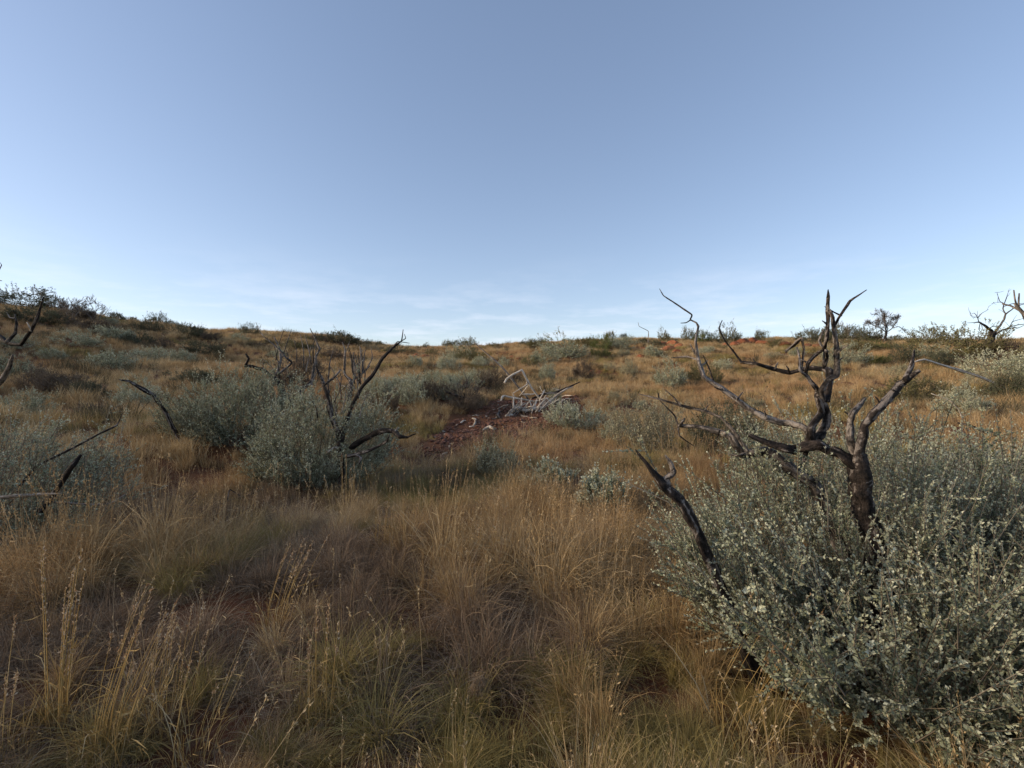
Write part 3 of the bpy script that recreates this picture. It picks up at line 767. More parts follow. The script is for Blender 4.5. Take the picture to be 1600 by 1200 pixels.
A1('twig', [(876, 205), (900, 165), (940, 102), (970, 82), (1007, 58)], [12, 12, 10, 8, 3], 2.73, 2.6, seed=9)
A1('twig', [(908, 162), (880, 150), (838, 125)], [8, 7, 3], 2.70, 2.73, seed=10)
A1('twig', [(888, 312), (905, 295), (933, 279)], [12, 9, 5], 2.74, 2.68, 'greywood', seed=11)
A1('branch', [(845, 300), (850, 330), (838, 365)], [14, 14, 16], 2.72, 2.83, seed=12)
A1('branch', [(766, 402), (740, 380), (738, 330), (728, 288)], [14, 12, 9, 7], 2.80, 2.9, 'greywood', seed=13)
A1('branch', [(682, 306), (715, 278), (747, 248), (757, 300), (745, 385)], [8, 14, 13, 9, 11], 2.95, 2.82, seed=14)
A1('twig', [(835, 372), (838, 300), (815, 262), (838, 215)], [10, 9, 8, 7], 2.83, 2.78, 'greywood', seed=15)
A1('twig', [(765, 690), (762, 720), (755, 745)], [18, 16, 10], 2.85, 2.85, seed=16)
# low bleached limbs reaching out behind the bush
A1('branch', [(930, 1150), (860, 960), (800, 850), (730, 790), (660, 740), (600, 705), (525, 705), (470, 650), (420, 620), (340, 605), (255, 600)], [50, 46, 44, 42, 38, 34, 38, 30, 26, 20, 16], 3.0, 3.5, 'greywood', seed=17)
A1('branch', [(530, 705), (480, 632), (430, 577), (360, 542), (262, 520), (180, 495), (98, 474)], [20, 17, 15, 14, 12, 10, 4], 3.22, 3.6, 'greywood', seed=18)
A1('twig', [(264, 522), (240, 490), (200, 455)], [9, 7, 3], 3.45, 3.55, 'char', seed=19)
A1('twig', [(255, 600), (240, 560), (182, 500)], [10, 8, 4], 3.5, 3.55, 'char', seed=20)
A1('twig', [(255, 600), (258, 640), (318, 682)], [9, 7, 4], 3.5, 3.5, 'char', seed=21)
A1('twig', [(262, 604), (272, 585), (280, 570)], [12, 14, 6], 3.48, 3.48, 'greywood', seed=22)
A1('twig', [(525, 712), (500, 720), (455, 715)], [16, 14, 6], 3.22, 3.3, 'char', seed=23)
# long limb rising towards the skyline
A1('branch', [(800, 640), (745, 605), (680, 590), (610, 575), (550, 540), (490, 495), (430, 455), (385, 425), (355, 408), (345, 360), (330, 322), (322, 270), (335, 202)],
   [24, 28, 30, 30, 26, 24, 24, 22, 20, 18, 15, 12, 10], 2.88, 3.45, 'greywood', seed=24)
A1('twig', [(335, 204), (325, 188), (305, 178), (311, 157), (240, 110), (195, 82), (180, 54)], [10, 8, 7, 7, 6, 5, 2], 3.45, 3.75, 'char', seed=25)
A1('twig', [(305, 178), (285, 190), (265, 191)], [7, 5, 3], 3.52, 3.5, 'char', seed=26)
A1('twig', [(338, 340), (290, 325), (225, 330)], [11, 8, 3], 3.4, 3.5, 'greywood', seed=27)
A1('twig', [(328, 318), (312, 295), (302, 274)], [12, 9, 4], 3.42, 3.42, 'greywood', seed=28)
A1('twig', [(398, 432), (375, 365), (353, 318)], [8, 6, 3], 3.35, 3.35, 'char', seed=29)

# broken twig stubs along the limbs
fr = np.random.default_rng(41)
for k, (x0, y0, dx, dy, dp) in enumerate([(1060, 512, -22, -30, 2.65), (1110, 457, 26, 14, 2.63), (1010, 585, 24, -12, 2.67), (850, 690, 10, -34, 2.78), (700, 392, -14, -30, 3.02), (640, 375, 12, -26, 3.1), (570, 356, -18, -24, 3.2), (490, 495, 22, -28, 3.1),
                                         (430, 455, -30, -8, 3.15), (610, 575, -12, -34, 3.0), (885, 350, 24, -20, 2.78), (770, 350, -26, -14, 2.8), (420, 620, -10, 30, 3.3), (360, 542, 14, -24, 3.4), (180, 495, -6, -26, 3.55), (940, 560, -22, -16, 2.76), (850, 200, -20, -18, 2.72), (345, 360, 26, -20, 3.35)]):
    A1('twig', [(x0, y0), (x0 + dx * .5, y0 + dy * .5 + fr.normal(0, 3)), (x0 + dx, y0 + dy)], [9, 7, 4], dp, dp + fr.normal(0, .04), ['char', 'greywood'][k % 2], seed=50 + k)
# leaning burnt stump in front of the bush
b0 = on_ground(1.20, 2.42)
t2 = empty('leaning_stump', b0)
tag(t2, 'leaning burnt black stump with a short pale side prong', 'stump')
P = [b0 + np.array([0.10, 0.05, -0.05])] + [at(*ZA(*q), d) for q, d in (((395, 1180), 2.39), ((372, 1085), 2.38), ((315, 985), 2.36), ((255, 895), 2.35), ((205, 845), 2.35), ((150, 775), 2.36), ((84, 696), 2.38))]
limb('trunk', P, [0.036, 0.027, 0.026, 0.0245, 0.0245, 0.023, 0.012, 0.0035], M['char'], t2, b0, sides=12, rough=0.09, sub=9, kink=0.12)
P = [at(*ZA(*q), 2.35) for q in ((218, 850), (212, 815), (230, 780), (222, 750), (203, 718))]
limb('branch', P, [0.016, 0.013, 0.013, 0.010, 0.004], M['greywood'], t2, b0, sides=9, rough=0.1, sub=7)

# dead stems in the grey bushes
ZB, SB = zoomer(180, 500, 3.2), 3.2
def Btree(root, b, part, pts, rad, d0, d1, mat, seed):
    traced('x', pts, [q * 0.5 for q in rad], d0, d1, ZB, SB, mat, root, b, part, seed=seed, sides=8, rough=0.10, sub=6, kink=0.16, wob=0.03)
p = hit(520, 776); b = on_ground(p[0] + 0.10, p[1] + 0.02)
t3 = empty('forked_dead_tree', b)
tag(t3, 'black forked dead stem with a curved arm reaching over the grass', 'dead tree')
dB = b[1]
P = [b + np.array([0, 0, -0.05]), b + np.array([0.02, 0, 0.3]), at(*ZB(1125, 640), dB), at(*ZB(1118, 600), dB)]
limb('trunk', P, [0.055, 0.045, 0.036, 0.030], M['char'], t3, b, sides=10, rough=0.09)
for sd, (part, pts, rad, d0, d1, mt) in enumerate((
        ('branch', [(1116, 610), (1110, 560), (1085, 470), (1060, 390), (1040, 310), (1012, 268), (1000, 235)], [26, 24, 20, 18, 16, 13, 6], dB, dB - .2, 'char'),
        ('branch', [(1125, 605), (1150, 510), (1190, 430), (1230, 340), (1290, 270), (1340, 190), (1385, 140), (1430, 105), (1440, 48)], [26, 22, 20, 17, 15, 14, 12, 7, 3], dB, dB + .5, 'char'),
        ('twig', [(1385, 140), (1412, 108), (1472, 116)], [7, 5, 3], dB + .38, dB + .4, 'char'),
        ('twig', [(1432, 104), (1452, 92), (1446, 70)], [5, 4, 2], dB + .48, dB + .5, 'char'),
        ('branch', [(1046, 325), (1100, 282), (1127, 248)], [10, 9, 5], dB - .15, dB, 'greywood'),
        ('twig', [(1066, 400), (1066, 320), (1070, 220), (1092, 148)], [8, 7, 6, 3], dB - .1, dB + .1, 'greywood'),
        ('branch', [(1180, 640), (1240, 592), (1290, 556), (1340, 549), (1390, 560), (1422, 580), (1460, 581), (1502, 569)], [28, 30, 30, 28, 25, 20, 14, 6], dB - .1, dB - .5, 'char'),
        ('twig', [(1398, 560), (1405, 548), (1413, 534)], [9, 8, 4], dB - .35, dB - .35, 'greywood'),
        ('branch', [(1160, 680), (1205, 668), (1262, 655), (1322, 630), (1360, 605), (1372, 572)], [20, 18, 16, 14, 11, 5], dB - .1, dB - .4, 'char'),
        ('branch', [(1125, 640), (1090, 640), (1060, 662)], [16, 12, 8], dB, dB - .3, 'pale'),
        ('twig', [(1100, 560), (1080, 500), (1060, 440), (1075, 340)], [9, 8, 6, 3], dB + .1, dB + .15, 'char'),
        ('branch', [(1205, 675), (1228, 690), (1220, 720)], [14, 12, 7], dB - .3, dB - .35, 'char'))):
    Btree(t3, b, part, pts, rad, d0, d1, mt, 40 + sd)
# thin pale thicket behind it
p = hit(560, 668); b = on_ground(p[0], p[1]); dC = b[1]
t4 = empty('bare_sapling', b)
tag(t4, 'pale bare sapling with thin upright twigs behind the forked stem', 'dead tree')
limb('trunk', [b + np.array([0, 0, -.05]), at(*ZB(1165, 450), dC), at(*ZB(1172, 360), dC), at(*ZB(1180, 296), dC)], [0.05, 0.045, 0.045, 0.040], M['greywood'], t4, b, sides=9)
for sd, (pts, rad) in enumerate((([(1178, 300), (1150, 272), (1146, 200), (1148, 150), (1135, 110)], [12, 11, 9, 7, 3]), ([(1182, 305), (1240, 262), (1272, 230)], [12, 9, 5]), ([(1200, 290), (1196, 230), (1190, 160)], [9, 7, 3]),
                                 ([(1235, 270), (1240, 210), (1250, 150)], [8, 6, 3]), ([(1178, 340), (1130, 325), (1118, 310)], [9, 6, 3]), ([(1215, 285), (1228, 200), (1222, 130)], [6, 5, 2]), ([(1255, 250), (1285, 190), (1280, 140)], [6, 5, 2]))):
    Btree(t4, b, 'branch', pts, rad, dC, dC + .2, 'greywood', 70 + sd)
# grey dead tree behind the wide bush
p = hit(430, 690); b = on_ground(p[0] + .1, p[1] + .5); dD = b[1]
t5 = empty('dead_tree', b)
tag(t5, 'grey dead tree with angular crooked limbs between the two grey bushes', 'dead tree')
limb('trunk', [b + np.array([0, 0, -.05]), at(*ZB(865, 520), dD), at(*ZB(862, 430), dD)], [0.09, 0.075, 0.06], M['greywood'], t5, b, sides=10)
for sd, (part, pts, rad, d1, mt) in enumerate((
        ('branch', [(862, 440), (840, 370), (797, 292), (745, 252), (690, 235), (648, 226), (666, 195), (652, 168)], [22, 20, 20, 17, 15, 13, 10, 6], dD - .4, 'char'),
        ('branch', [(640, 450), (700, 370), (780, 292), (818, 262)], [18, 18, 16, 12], dD - .1, 'greywood'),
        ('branch', [(808, 275), (832, 202), (822, 150), (795, 84)], [13, 12, 11, 6], dD + .2, 'char'),
        ('branch', [(818, 268), (880, 215), (856, 188), (800, 130), (742, 82)], [12, 11, 9, 8, 4], dD + .2, 'greywood'),
        ('twig', [(745, 85), (725, 60), (703, 12)], [5, 4, 2], dD + .3, 'greywood'),
        ('branch', [(868, 450), (905, 400), (930, 350), (985, 305), (992, 240), (1005, 190), (1020, 150), (1000, 90), (975, 43)], [24, 22, 21, 19, 16, 14, 12, 8, 4], dD + .5, 'greywood'),
        ('twig', [(960, 325), (985, 322), (1005, 330)], [9, 7, 4], dD + .3, 'greywood'),
        ('twig', [(835, 190), (860, 110), (882, 45)], [6, 4, 2], dD + .3, 'greywood'),
        ('twig', [(655, 290), (662, 240), (660, 200)], [5, 4, 2], dD - .3, 'char'),
        ('twig', [(740, 250), (738, 210), (730, 180)], [5, 4, 2], dD - .3, 'char'))):
    Btree(t5, b, part, pts, rad, dD, d1, mt, 80 + sd)
# fine upright dead twigs on the three trees by the grey bushes
fr = np.random.default_rng(333)
for root, bb_, dd_, xs, ys, n_ in ((t3, np.array(t3.location), dB, (1010, 1240), (330, 520), 12), (t4, np.array(t4.location), dC, (1120, 1270), (250, 330), 14), (t5, np.array(t5.location), dD, (760, 1010), (200, 380), 16)):
    for k in range(n_):
        x0, y0 = fr.uniform(*xs), fr.uniform(*ys); h_ = fr.uniform(60, 170); lx = fr.normal(0, 35)
        Btree(root, bb_, 'twig', [(x0, y0), (x0 + lx * .3 + fr.normal(0, 5), y0 - h_ * .5), (x0 + lx, y0 - h_)], [6, 4.5, 2.5], dd_, dd_ + fr.normal(0, .2), 'greywood', 340 + k)
# arching stem
p = hit(295, 712); b = on_ground(p[0], p[1] + 0.3); dE = b[1] - .1
t6 = limb('arching_stem', [b + np.array([0, 0, -.06])] + [at(*ZB(*q), d) for q, d in zip([(320, 600), (280, 520), (240, 440), (195, 378), (130, 345), (70, 310), (18, 299)], np.linspace(dE, dE - .5, 7))],
          [0.03, 0.026, 0.026, 0.028, 0.031, 0.029, 0.019, 0.007], M['char'])
tag(t6, 'dark arching dead stem bowing over the shaded grass', 'dead branch')
# tall dead tree whose limbs reach in from beyond the frame
ZC, SC = zoomer(0, 400, 4.0), 4.0
b = on_ground(-6.9, 5.4)
t7 = empty('dead_tree', b)
tag(t7, 'tall dead tree whose hooked grey limbs hang over the shaded slope', 'dead tree')
limb('trunk', [b + np.array([0, 0, -.05]), b + np.array([0.05, 0, .7]), b + np.array([0.1, 0, 1.3]), b + np.array([0.0, 0, 2.0]), b + np.array([0.1, 0.05, 2.9])], [0.10, 0.085, 0.075, 0.06, 0.03], M['greywood'], t7, b, sides=12)
for sd, (pts, rad, d0, d1, mt) in enumerate((
        ([(-330, 330), (-120, 430), (0, 505), (45, 543), (140, 552), (190, 482), (235, 372), (272, 258)], [40, 30, 24, 24, 22, 18, 15, 7], 5.4, 4.9, 'char'),
        ([(40, 540), (95, 478), (103, 420), (92, 362)], [18, 17, 14, 8], 5.05, 5.0, 'greywood'),
        ([(95, 388), (62, 385), (42, 352)], [8, 6, 3], 5.0, 5.0, 'greywood'),
        ([(192, 470), (182, 440), (168, 414)], [10, 9, 5], 4.95, 4.9, 'pale'),
        ([(262, 285), (255, 235), (290, 214)], [5, 4, 2], 4.9, 4.9, 'greywood'),
        ([(-250, 900), (-80, 840), (0, 770), (58, 690), (82, 618)], [34, 34, 30, 24, 10], 5.4, 4.9, 'greywood'),
        ([(-330, 250), (-120, 160), (-20, 150), (12, 155)], [20, 12, 8, 3], 5.4, 5.1, 'char'),
        ([(-100, 155), (-20, 110), (10, 60), (0, 40)], [9, 6, 4, 2], 5.2, 5.1, 'char'))):
    traced('x', pts, [q * .5 for q in rad], d0, d1, ZC, SC, mt, t7, b, 'branch', seed=100 + sd, sides=9, rough=0.09, sub=6, kink=.15)

# sticks about the dim bush and on the ground
ZD, SD = zoomer(0, 640, 4.0), 4.0
def stick(name, label, zm, s, pts, rad, d0, d1, mat, seed, cat='stick', group=None, **kw):
    o = traced('x', pts, [q * .5 for q in rad], d0, d1, zm, s, mat, None, None, name, seed=seed, **{**dict(sides=8, rough=0.10, sub=6, kink=.15), **kw})
    tag(o, label, cat, group)
    return o
stick('dead_branch', 'thin dark dead branch rising from the dim grey-green bush', ZD, SD, [(120, 480), (230, 356), (460, 240), (620, 150), (730, 100), (765, 20)], [14, 12, 12, 11, 9, 3], 4.2, 4.5, 'char', 120)
stick('burnt_stub', 'short upright burnt black stub at the end of the pale log', ZD, SD, [(250, 640), (335, 535), (400, 430), (455, 350), (503, 284)], [26, 28, 30, 28, 16], 3.75, 3.75, 'char', 121, 'stub')
stick('broken_log', 'pale broken log lying across the dim grey-green bush', ZD, SD, [(-150, 570), (0, 552), (100, 537), (220, 527), (382, 524)], [17, 19, 22, 19, 9], 3.6, 3.72, 'pale', 122, 'log')
stick('fallen_stick', 'thin grey stick lying from the pale log into the grass', ZD, SD, [(260, 575), (420, 582), (600, 592), (690, 585), (780, 532)], [9, 10, 10, 8, 5], 3.8, 4.3, 'greywood', 123)
stick('fallen_stick', 'thin dark stick poking down into the shaded grass', ZD, SD, [(560, 220), (630, 275), (705, 350)], [6, 6, 4], 5.6, 5.4, 'char', 124)
p = hit(330, 808)
stick('fallen_stick', 'bent dark stick lying before the rounded grey bush', ZD, SD, [(1300, 655), (1360, 600), (1430, 565), (1520, 550), (1640, 500)], [11, 11, 11, 10, 8], p[1], p[1] + .6, 'char', 125)
stick('fallen_stick', 'small hooked grey stick leaning on the bent dark one', ZD, SD, [(1420, 575), (1425, 530), (1440, 500), (1510, 545)], [8, 8, 7, 5], p[1] + .25, p[1] + .4, 'greywood', 126)
p = hit(320, 822)
stick('fallen_stick', 'grey stick half hidden in the dark grass', ZD, SD, [(760, 720), (960, 690), (1100, 690), (1250, 688)], [9, 10, 10, 7], hit(240, 818)[1], hit(240, 818)[1] + .2, 'greywood', 127)

# long bare poles crossing the far grass
ZE, SE = zoomer(1200, 400, 4.0), 4.0
p = hit(1568, 612)
stick('bare_pole', 'long pale bare pole propped in the grass above the dark shrubs', ZE, SE, [(910, 662), (980, 648), (1100, 685), (1230, 722), (1350, 770), (1480, 822), (1560, 880)], [8, 11, 13, 15, 15, 15, 16], p[1] - .8, p[1], 'pale', 130, 'dead branch')
p = hit(1602, 694)
stick('fallen_branch', 'long grey fallen branch lying in the straw grass', ZE, SE, [(1185, 1043), (1260, 1060), (1350, 1095), (1440, 1130), (1530, 1160), (1640, 1165)], [9, 13, 16, 18, 20, 22], p[1] + .4, p[1], 'greywood', 131, 'dead branch')
stick('thin_stick', 'thin pale stick stuck upright in the olive shrub', ZE, SE, [(1020, 860), (1130, 900), (1190, 960), (1212, 1015)], [5, 6, 6, 4], hit(1500, 655)[1], hit(1500, 655)[1] - .2, 'pale', 132)
stick('thin_stick', 'thin dead twig standing on the ridge skyline', zoomer(800, 400, 4.0), 4.0, [(850, 545), (852, 470), (795, 440), (788, 415)], [4, 4, 3, 2], 40, 40, 'greywood', 133)
stick('leaning_pole', 'straight grey dead pole leaning out of the wood pile', zoomer(640, 560, 5.333), 5.333, [(540, -130), (690, 0), (790, 95), (910, 240), (985, 335)], [9, 13, 18, 17, 17], hit(800, 640)[1] + 1.6, hit(800, 640)[1] + .4, 'greywood', 134, 'pole', kink=.06)
stick('fallen_stick', 'dark-tipped pale stick lying before the bare twiggy bush', zoomer(640, 560, 5.333), 5.333, [(300, 275), (350, 295), (440, 322), (580, 345)], [16, 18, 14, 8], hit(720, 640)[1], hit(720, 640)[1], 'char', 135)

# ------------------------------------------------------------------ bare recursive trees and twiggy bushes far off
def twiggy(rg, base, d, L, r, depth, out, spread=0.55, k=3):
    d = d / np.linalg.norm(d)
    m = base + d * L * .5 + rg.normal(0, .06, 3) * L; e = base + d * L + rg.normal(0, .08, 3) * L
    out.append((depth, [base, m, e], [r, r * .85, r * .65]))
    if depth == 0: return
    for _ in range(k if depth > 1 else k + 1):
        t = rg.uniform(.45, 1.0); st = base + (e - base) * t
        twiggy(rg, st, d + rg.normal(0, spread, 3) + np.array([0, 0, .1]), L * rg.uniform(.55, .8), r * .55, depth - 1, out, spread, k)

def bare_tree(name, label, base, starts, mat, seed, r0, depth, k=3, spread=.55, cat='dead tree', thin=0.004):
    rg = np.random.default_rng(seed)
    root = empty(name, base); tag(root, label, cat)
    fine_v, fine_q, fine_t, fine_n, o = [], [], [], [], 0
    for (d, L) in starts:
        out = []
        twiggy(rg, np.zeros(3) - np.array([0, 0, .05]), np.array(d, float), L, r0, depth, out, spread, k)
        for dep, P, rad in out:
            rad = np.maximum(rad, thin)
            if dep >= depth - 1: limb('branch', P, rad, M[mat], root, sides=7, rg=rg, sub=4)
            else:
                v, q, t, tn = tube_arrays(P, rad, sides=4, sub=2, rg=rg, rough=.05)
                fine_v.append(v); fine_q.append(q + o); fine_t.append(t + o); fine_n.append(tn); o += len(v)
    if fine_v:
        tw = link('twigs', np_mesh('twigs', np.vstack(fine_v), [np.vstack(fine_q), np.vstack(fine_t)], np.concatenate(fine_n), smooth=True), M[mat], root); tag(tw, kind='stuff')
    return root

ZF, SF = zoomer(1460, 430, 7.06), 7.06
b = hit(1549, 553); dF = b[1]
far_tree = empty('dead_tree', b); tag(far_tree, 'wide bare dead tree spreading above the big olive shrub', 'dead tree')
limb('trunk', [b + np.array([0, 0, -.1]), at(*ZF(615, 760), dF), at(*ZF(632, 620), dF)], [.20, .17, .13], M['char'], far_tree, b)
FT = [([(632, 640), (625, 605), (560, 560), (495, 522), (440, 520), (365, 526)], [30, 28, 24, 16, 8, 4], -.6), ([(632, 700), (720, 570), (770, 490), (788, 432), (860, 370), (940, 330), (1010, 312)], [26, 24, 20, 17, 13, 10, 6], .5),
      ([(786, 434), (757, 370), (765, 310), (720, 288), (690, 190)], [13, 12, 9, 6, 3], .4), ([(765, 330), (798, 240), (815, 185)], [8, 6, 3], -.3), ([(770, 345), (870, 312), (1000, 312)], [8, 7, 4], .8),
      ([(640, 690), (740, 612), (830, 572), (910, 552), (1010, 536)], [18, 15, 12, 9, 6], -.8), ([(828, 573), (862, 512), (1000, 472)], [9, 8, 4], -.2), ([(765, 604), (880, 578), (925, 582), (1000, 548)], [9, 8, 7, 4], -.9),
      ([(600, 590), (650, 562), (725, 566)], [9, 8, 4], .4), ([(492, 520), (470, 450), (440, 418), (405, 432)], [9, 7, 5, 3], -.5), ([(480, 470), (530, 415), (580, 388)], [7, 5, 3], .2), ([(505, 535), (490, 600), (540, 655)], [8, 6, 4], -.3),
      ([(520, 545), (530, 600), (500, 640)], [6, 5, 3], -.4), ([(700, 600), (770, 640), (690, 680)], [7, 6, 4], -.3), ([(470, 455), (430, 470), (395, 440)], [5, 4, 3], -.5), ([(745, 300), (700, 300), (655, 300)], [5, 4, 3], .3)]
frg = np.random.default_rng(205)
for k, (pts, rad, dd_) in enumerate(FT):
    traced('x', pts, [q * .5 for q in rad], dF, dF + dd_, ZF, SF, 'char', far_tree, b, 'branch', seed=210 + k, sides=7, sub=5, kink=.3)
    for _ in range(3):      # fine twigs at the ends
        q = np.array(pts[frg.integers(1, len(pts))], float); d_ = frg.normal(0, 1, 2) * np.array([45, 35]) + np.array([0, -25])
        traced('x', [q, q + d_ * .5 + frg.normal(0, 6, 2), q + d_], [2.2, 1.8, 1.1], dF + dd_, dF + dd_, ZF, SF, 'char', far_tree, b, 'twig', seed=240 + k, sides=4, sub=3, kink=.3)
p = hit(1607, 565)
bare_tree('dead_tree', 'pinkish bare dead trunk beside the wide dead tree', p, [((-.02, 0, 1), 1.9)], 'greywood', 206, .16, 2, 2, .35, thin=.012)
p = hit(728, 634)
bare_tree('twiggy_bush', 'bare twiggy dead bush beside the wood pile', p, [((-.5, 0, .8), .42), ((.4, .2, .9), .45), ((.0, -.3, 1), .5), ((.6, -.1, .6), .38), ((-.2, .3, 1), .5)], 'char', 207, .016, 3, 3, .40, 'dead bush', thin=.0045)
for px, py, s_, lb, sd in ((112, 505, 1.0, 'thin bare dead bush on the shaded ridge', 208), (150, 508, .9, 'bare spindly bush on the shaded skyline', 209), (1326, 536, .9, 'small bare sapling among dark shrubs on the ridge', 210)):
    p = hit(px, py)
    bare_tree('bare_bush', lb, p, [((-.4, 0, .9), .8 * s_), ((.4, .1, .9), .8 * s_), ((0, 0, 1), .95 * s_)], 'greywood', sd, .02, 3, 3, .45, 'dead bush', thin=.009)
# small thorn tree on the ridge
p = hit(1381, 537)
rg = np.random.default_rng(220)
root = empty('thorn_tree', p); root.scale = (1.35, 1.35, 1.4); tag(root, 'small dark flat-crowned thorn tree on the ridge skyline', 'tree')
kk_ = p[1] / F
outs = []
limb('trunk', [(-.05, 0, -.1), (0.08, 0, .35), (.16, 0, .7)], [.075, .055, .045], M['char'], root, rg=rg)
fv, fq, ft, fn, o_ = [], [], [], [], 0
for d, L in (((-.8, .1, .75), .62), ((.1, .4, 1), .75), ((.75, -.1, .75), .62), ((-.3, -.5, .9), .6), ((.4, .5, .8), .6)):
    out = []
    twiggy(rg, np.array([.14, 0, .62]), np.array(d, float), L, .026, 4, out, .5, 3)
    for dep, P, rad in out:
        if dep == 4: limb('branch', P, rad, M['char'], root, rg=rg, sub=4)
        else:
            v, q, t, tn = tube_arrays(P, np.maximum(rad, .007), sides=4, sub=2, rg=rg, rough=.05); fv.append(v); fq.append(q + o_); ft.append(t + o_); fn.append(tn); o_ += len(v)
V = np.vstack(fv)
tw = link('twigs', np_mesh('twigs', V, [np.vstack(fq), np.vstack(ft)], np.concatenate(fn)), M['char'], root); tag(tw, kind='stuff')
hi = V[V[:, 2] > 0.9]; pick = hi[rg.integers(0, len(hi), 2600)] + rg.normal(0, .05, (2600, 3))
lv, lf = leaf_quads(pick, nrm(rg.normal(0, 1, pick.shape)), nrm(rg.normal(0, 1, pick.shape)), np.full(2600, .045), np.full(2600, .02))
cr_ = link('crown', np_mesh('crown', lv, [lf], np.repeat(np.clip(rg.normal(.4, .2, 2600), 0, 1), 4)), M['leaf_brown'], root); tag(cr_, kind='stuff')

# ------------------------------------------------------------------ the collapsed dead tree on the bare red patch
ZP, SP = zoomer(760, 570, 10.667), 10.667
wp = hit(826, 645); dW = wp[1] + .1
fallen = empty('collapsed_dead_tree', on_ground(wp[0], dW))
tag(fallen, 'collapsed bleached dead tree lying in a heap on the bare red ground', 'fallen tree')
fb = np.array(fallen.location)
for sd, (part, pts, rad, d0, d1, mt) in enumerate((
        ('trunk', [(230, 850), (400, 800), (600, 760), (760, 750), (960, 712)], [85, 80, 70, 60, 40], 0, .2, 'char'),
        ('trunk', [(480, 775), (560, 740), (650, 760), (740, 745), (830, 720), (950, 716)], [60, 62, 52, 58, 50, 34], -.12, .05, 'pale'),
        ('branch', [(300, 300), (330, 240), (450, 160), (600, 82)], [26, 34, 32, 26], -.1, .1, 'pale'),
        ('branch', [(595, 95), (640, 180), (700, 285), (770, 390), (890, 570)], [26, 32, 34, 32, 30], .1, .25, 'pale'),
        ('branch', [(440, 480), (560, 400), (680, 335), (668, 290)], [14, 17, 20, 14], -.2, .15, 'pale'),
        ('branch', [(690, 350), (620, 440), (550, 520)], [16, 15, 10], .15, .3, 'pale'),
        ('branch', [(240, 600), (262, 540), (300, 512), (440, 545), (600, 580), (780, 605), (890, 590)], [18, 36, 30, 28, 24, 22, 20], -.1, .25, 'pale'),
        ('branch', [(460, 780), (450, 680), (445, 580), (470, 540), (440, 490)], [26, 26, 22, 20, 12], -.1, -.1, 'pale'),
        ('branch', [(580, 740), (584, 640), (590, 540)], [20, 17, 12], -.1, .0, 'pale'),
        ('branch', [(740, 730), (745, 670), (715, 600)], [22, 20, 16], 0, .1, 'pale'),
        ('branch', [(880, 715), (888, 650), (892, 580)], [22, 20, 20], .1, .2, 'pale'),
        ('branch', [(890, 580), (930, 500), (972, 415)], [20, 18, 10], .2, .3, 'pale'),
        ('branch', [(600, 500), (640, 488), (720, 490), (800, 482)], [22, 24, 20, 12], .3, .4, 'pale'),
        ('branch', [(890, 590), (960, 565), (1010, 555), (1060, 640)], [18, 20, 26, 22], .2, .2, 'pale'),
        ('branch', [(980, 650), (1080, 590), (1180, 510), (1260, 450), (1350, 400), (1440, 370)], [30, 30, 28, 24, 18, 10], .2, .8, 'pale'),
        ('branch', [(760, 560), (950, 500), (1150, 460), (1340, 390), (1560, 285)], [26, 34, 36, 38, 14], .5, 1.1, 'char'),
        ('branch', [(900, 480), (1080, 470), (1200, 470), (1300, 425)], [14, 16, 14, 10], .6, .9, 'pale'),
        ('branch', [(1090, 385), (1180, 415), (1300, 425)], [10, 13, 12], .9, .9, 'pale'),
        ('branch', [(470, 860), (440, 780), (420, 700), (430, 640)], [40, 34, 26, 16], -.2, -.15, 'greywood'),
        ('branch', [(1010, 470), (930, 440), (890, 370), (910, 350)], [10, 9, 7, 4], .5, .6, 'pale'))):
    traced('x', pts, [q * .56 for q in rad], dW + d0, dW + d1, ZP, SP, mt, fallen, fb, part, seed=300 + sd, sides=8, rough=0.10, sub=5, kink=.08, wob=.03, bow=.04)

def lying(name, label, pts, rad, mat, seed, zm=zoomer(640, 560, 5.333), s=5.333, cat='stick', group=None, lift=0.5, heap=0.0):
    """a piece of wood lying on the ground along pixels"""
    rg = np.random.default_rng(seed); P, rr = [], []
    for q, r_ in zip(pts, rad):
        h_ = hit(*zm(*q)); w_ = r_ * .5 / s * h_[1] / F
        P.append(h_ + np.array([0, 0, w_ * lift + abs(rg.normal(0, .012)) + heap * len(P) * .5])); rr.append(max(w_, .004))
    o = limb(name, P, rr, M[mat], rg=rg, sides=8, rough=.12)
    tag(o, label, cat, group)
    return o
lying('curved_branch', 'white hook-shaped piece of wood lying on the red ground', [(495, 576), (535, 574), (552, 540), (545, 512), (520, 506)], [12, 18, 20, 18, 10], 'pale', 400)
lying('wood_knot', 'pale gnarled knot of wood lying flat on the red ground', [(610, 605), (640, 592), (668, 590), (700, 600), (722, 590)], [8, 24, 34, 26, 10], 'pale', 401, cat='wood')
lying('wood_piece', 'dull tan stick at the edge of the red ground', [(388, 560), (425, 548), (445, 530), (468, 520)], [8, 14, 13, 6], 'pale', 402)
lying('wood_piece', 'short grey stick on the bare ground nearest the grass', [(243, 678), (265, 670), (292, 668)], [7, 12, 7], 'greywood', 403)
lying('wood_piece', 'thin pale stick lying behind the white hook', [(520, 482), (550, 478), (580, 480)], [7, 10, 6], 'pale', 404)
lying('wood_knot', 'upright pale root knot at the butt of the charred trunk', [(735, 505), (738, 480), (748, 455), (745, 430)], [26, 24, 20, 10], 'greywood', 405, cat='wood')
lying('wood_block', 'rounded pale lump of wood before the charred trunk', [(800, 492), (825, 485), (860, 478)], [22, 34, 20], 'pale', 406, cat='wood')
lying('wood_piece', 'pale forked chip of wood beside the bleached trunk', [(925, 480), (950, 490), (985, 492)], [10, 20, 10], 'pale', 407)
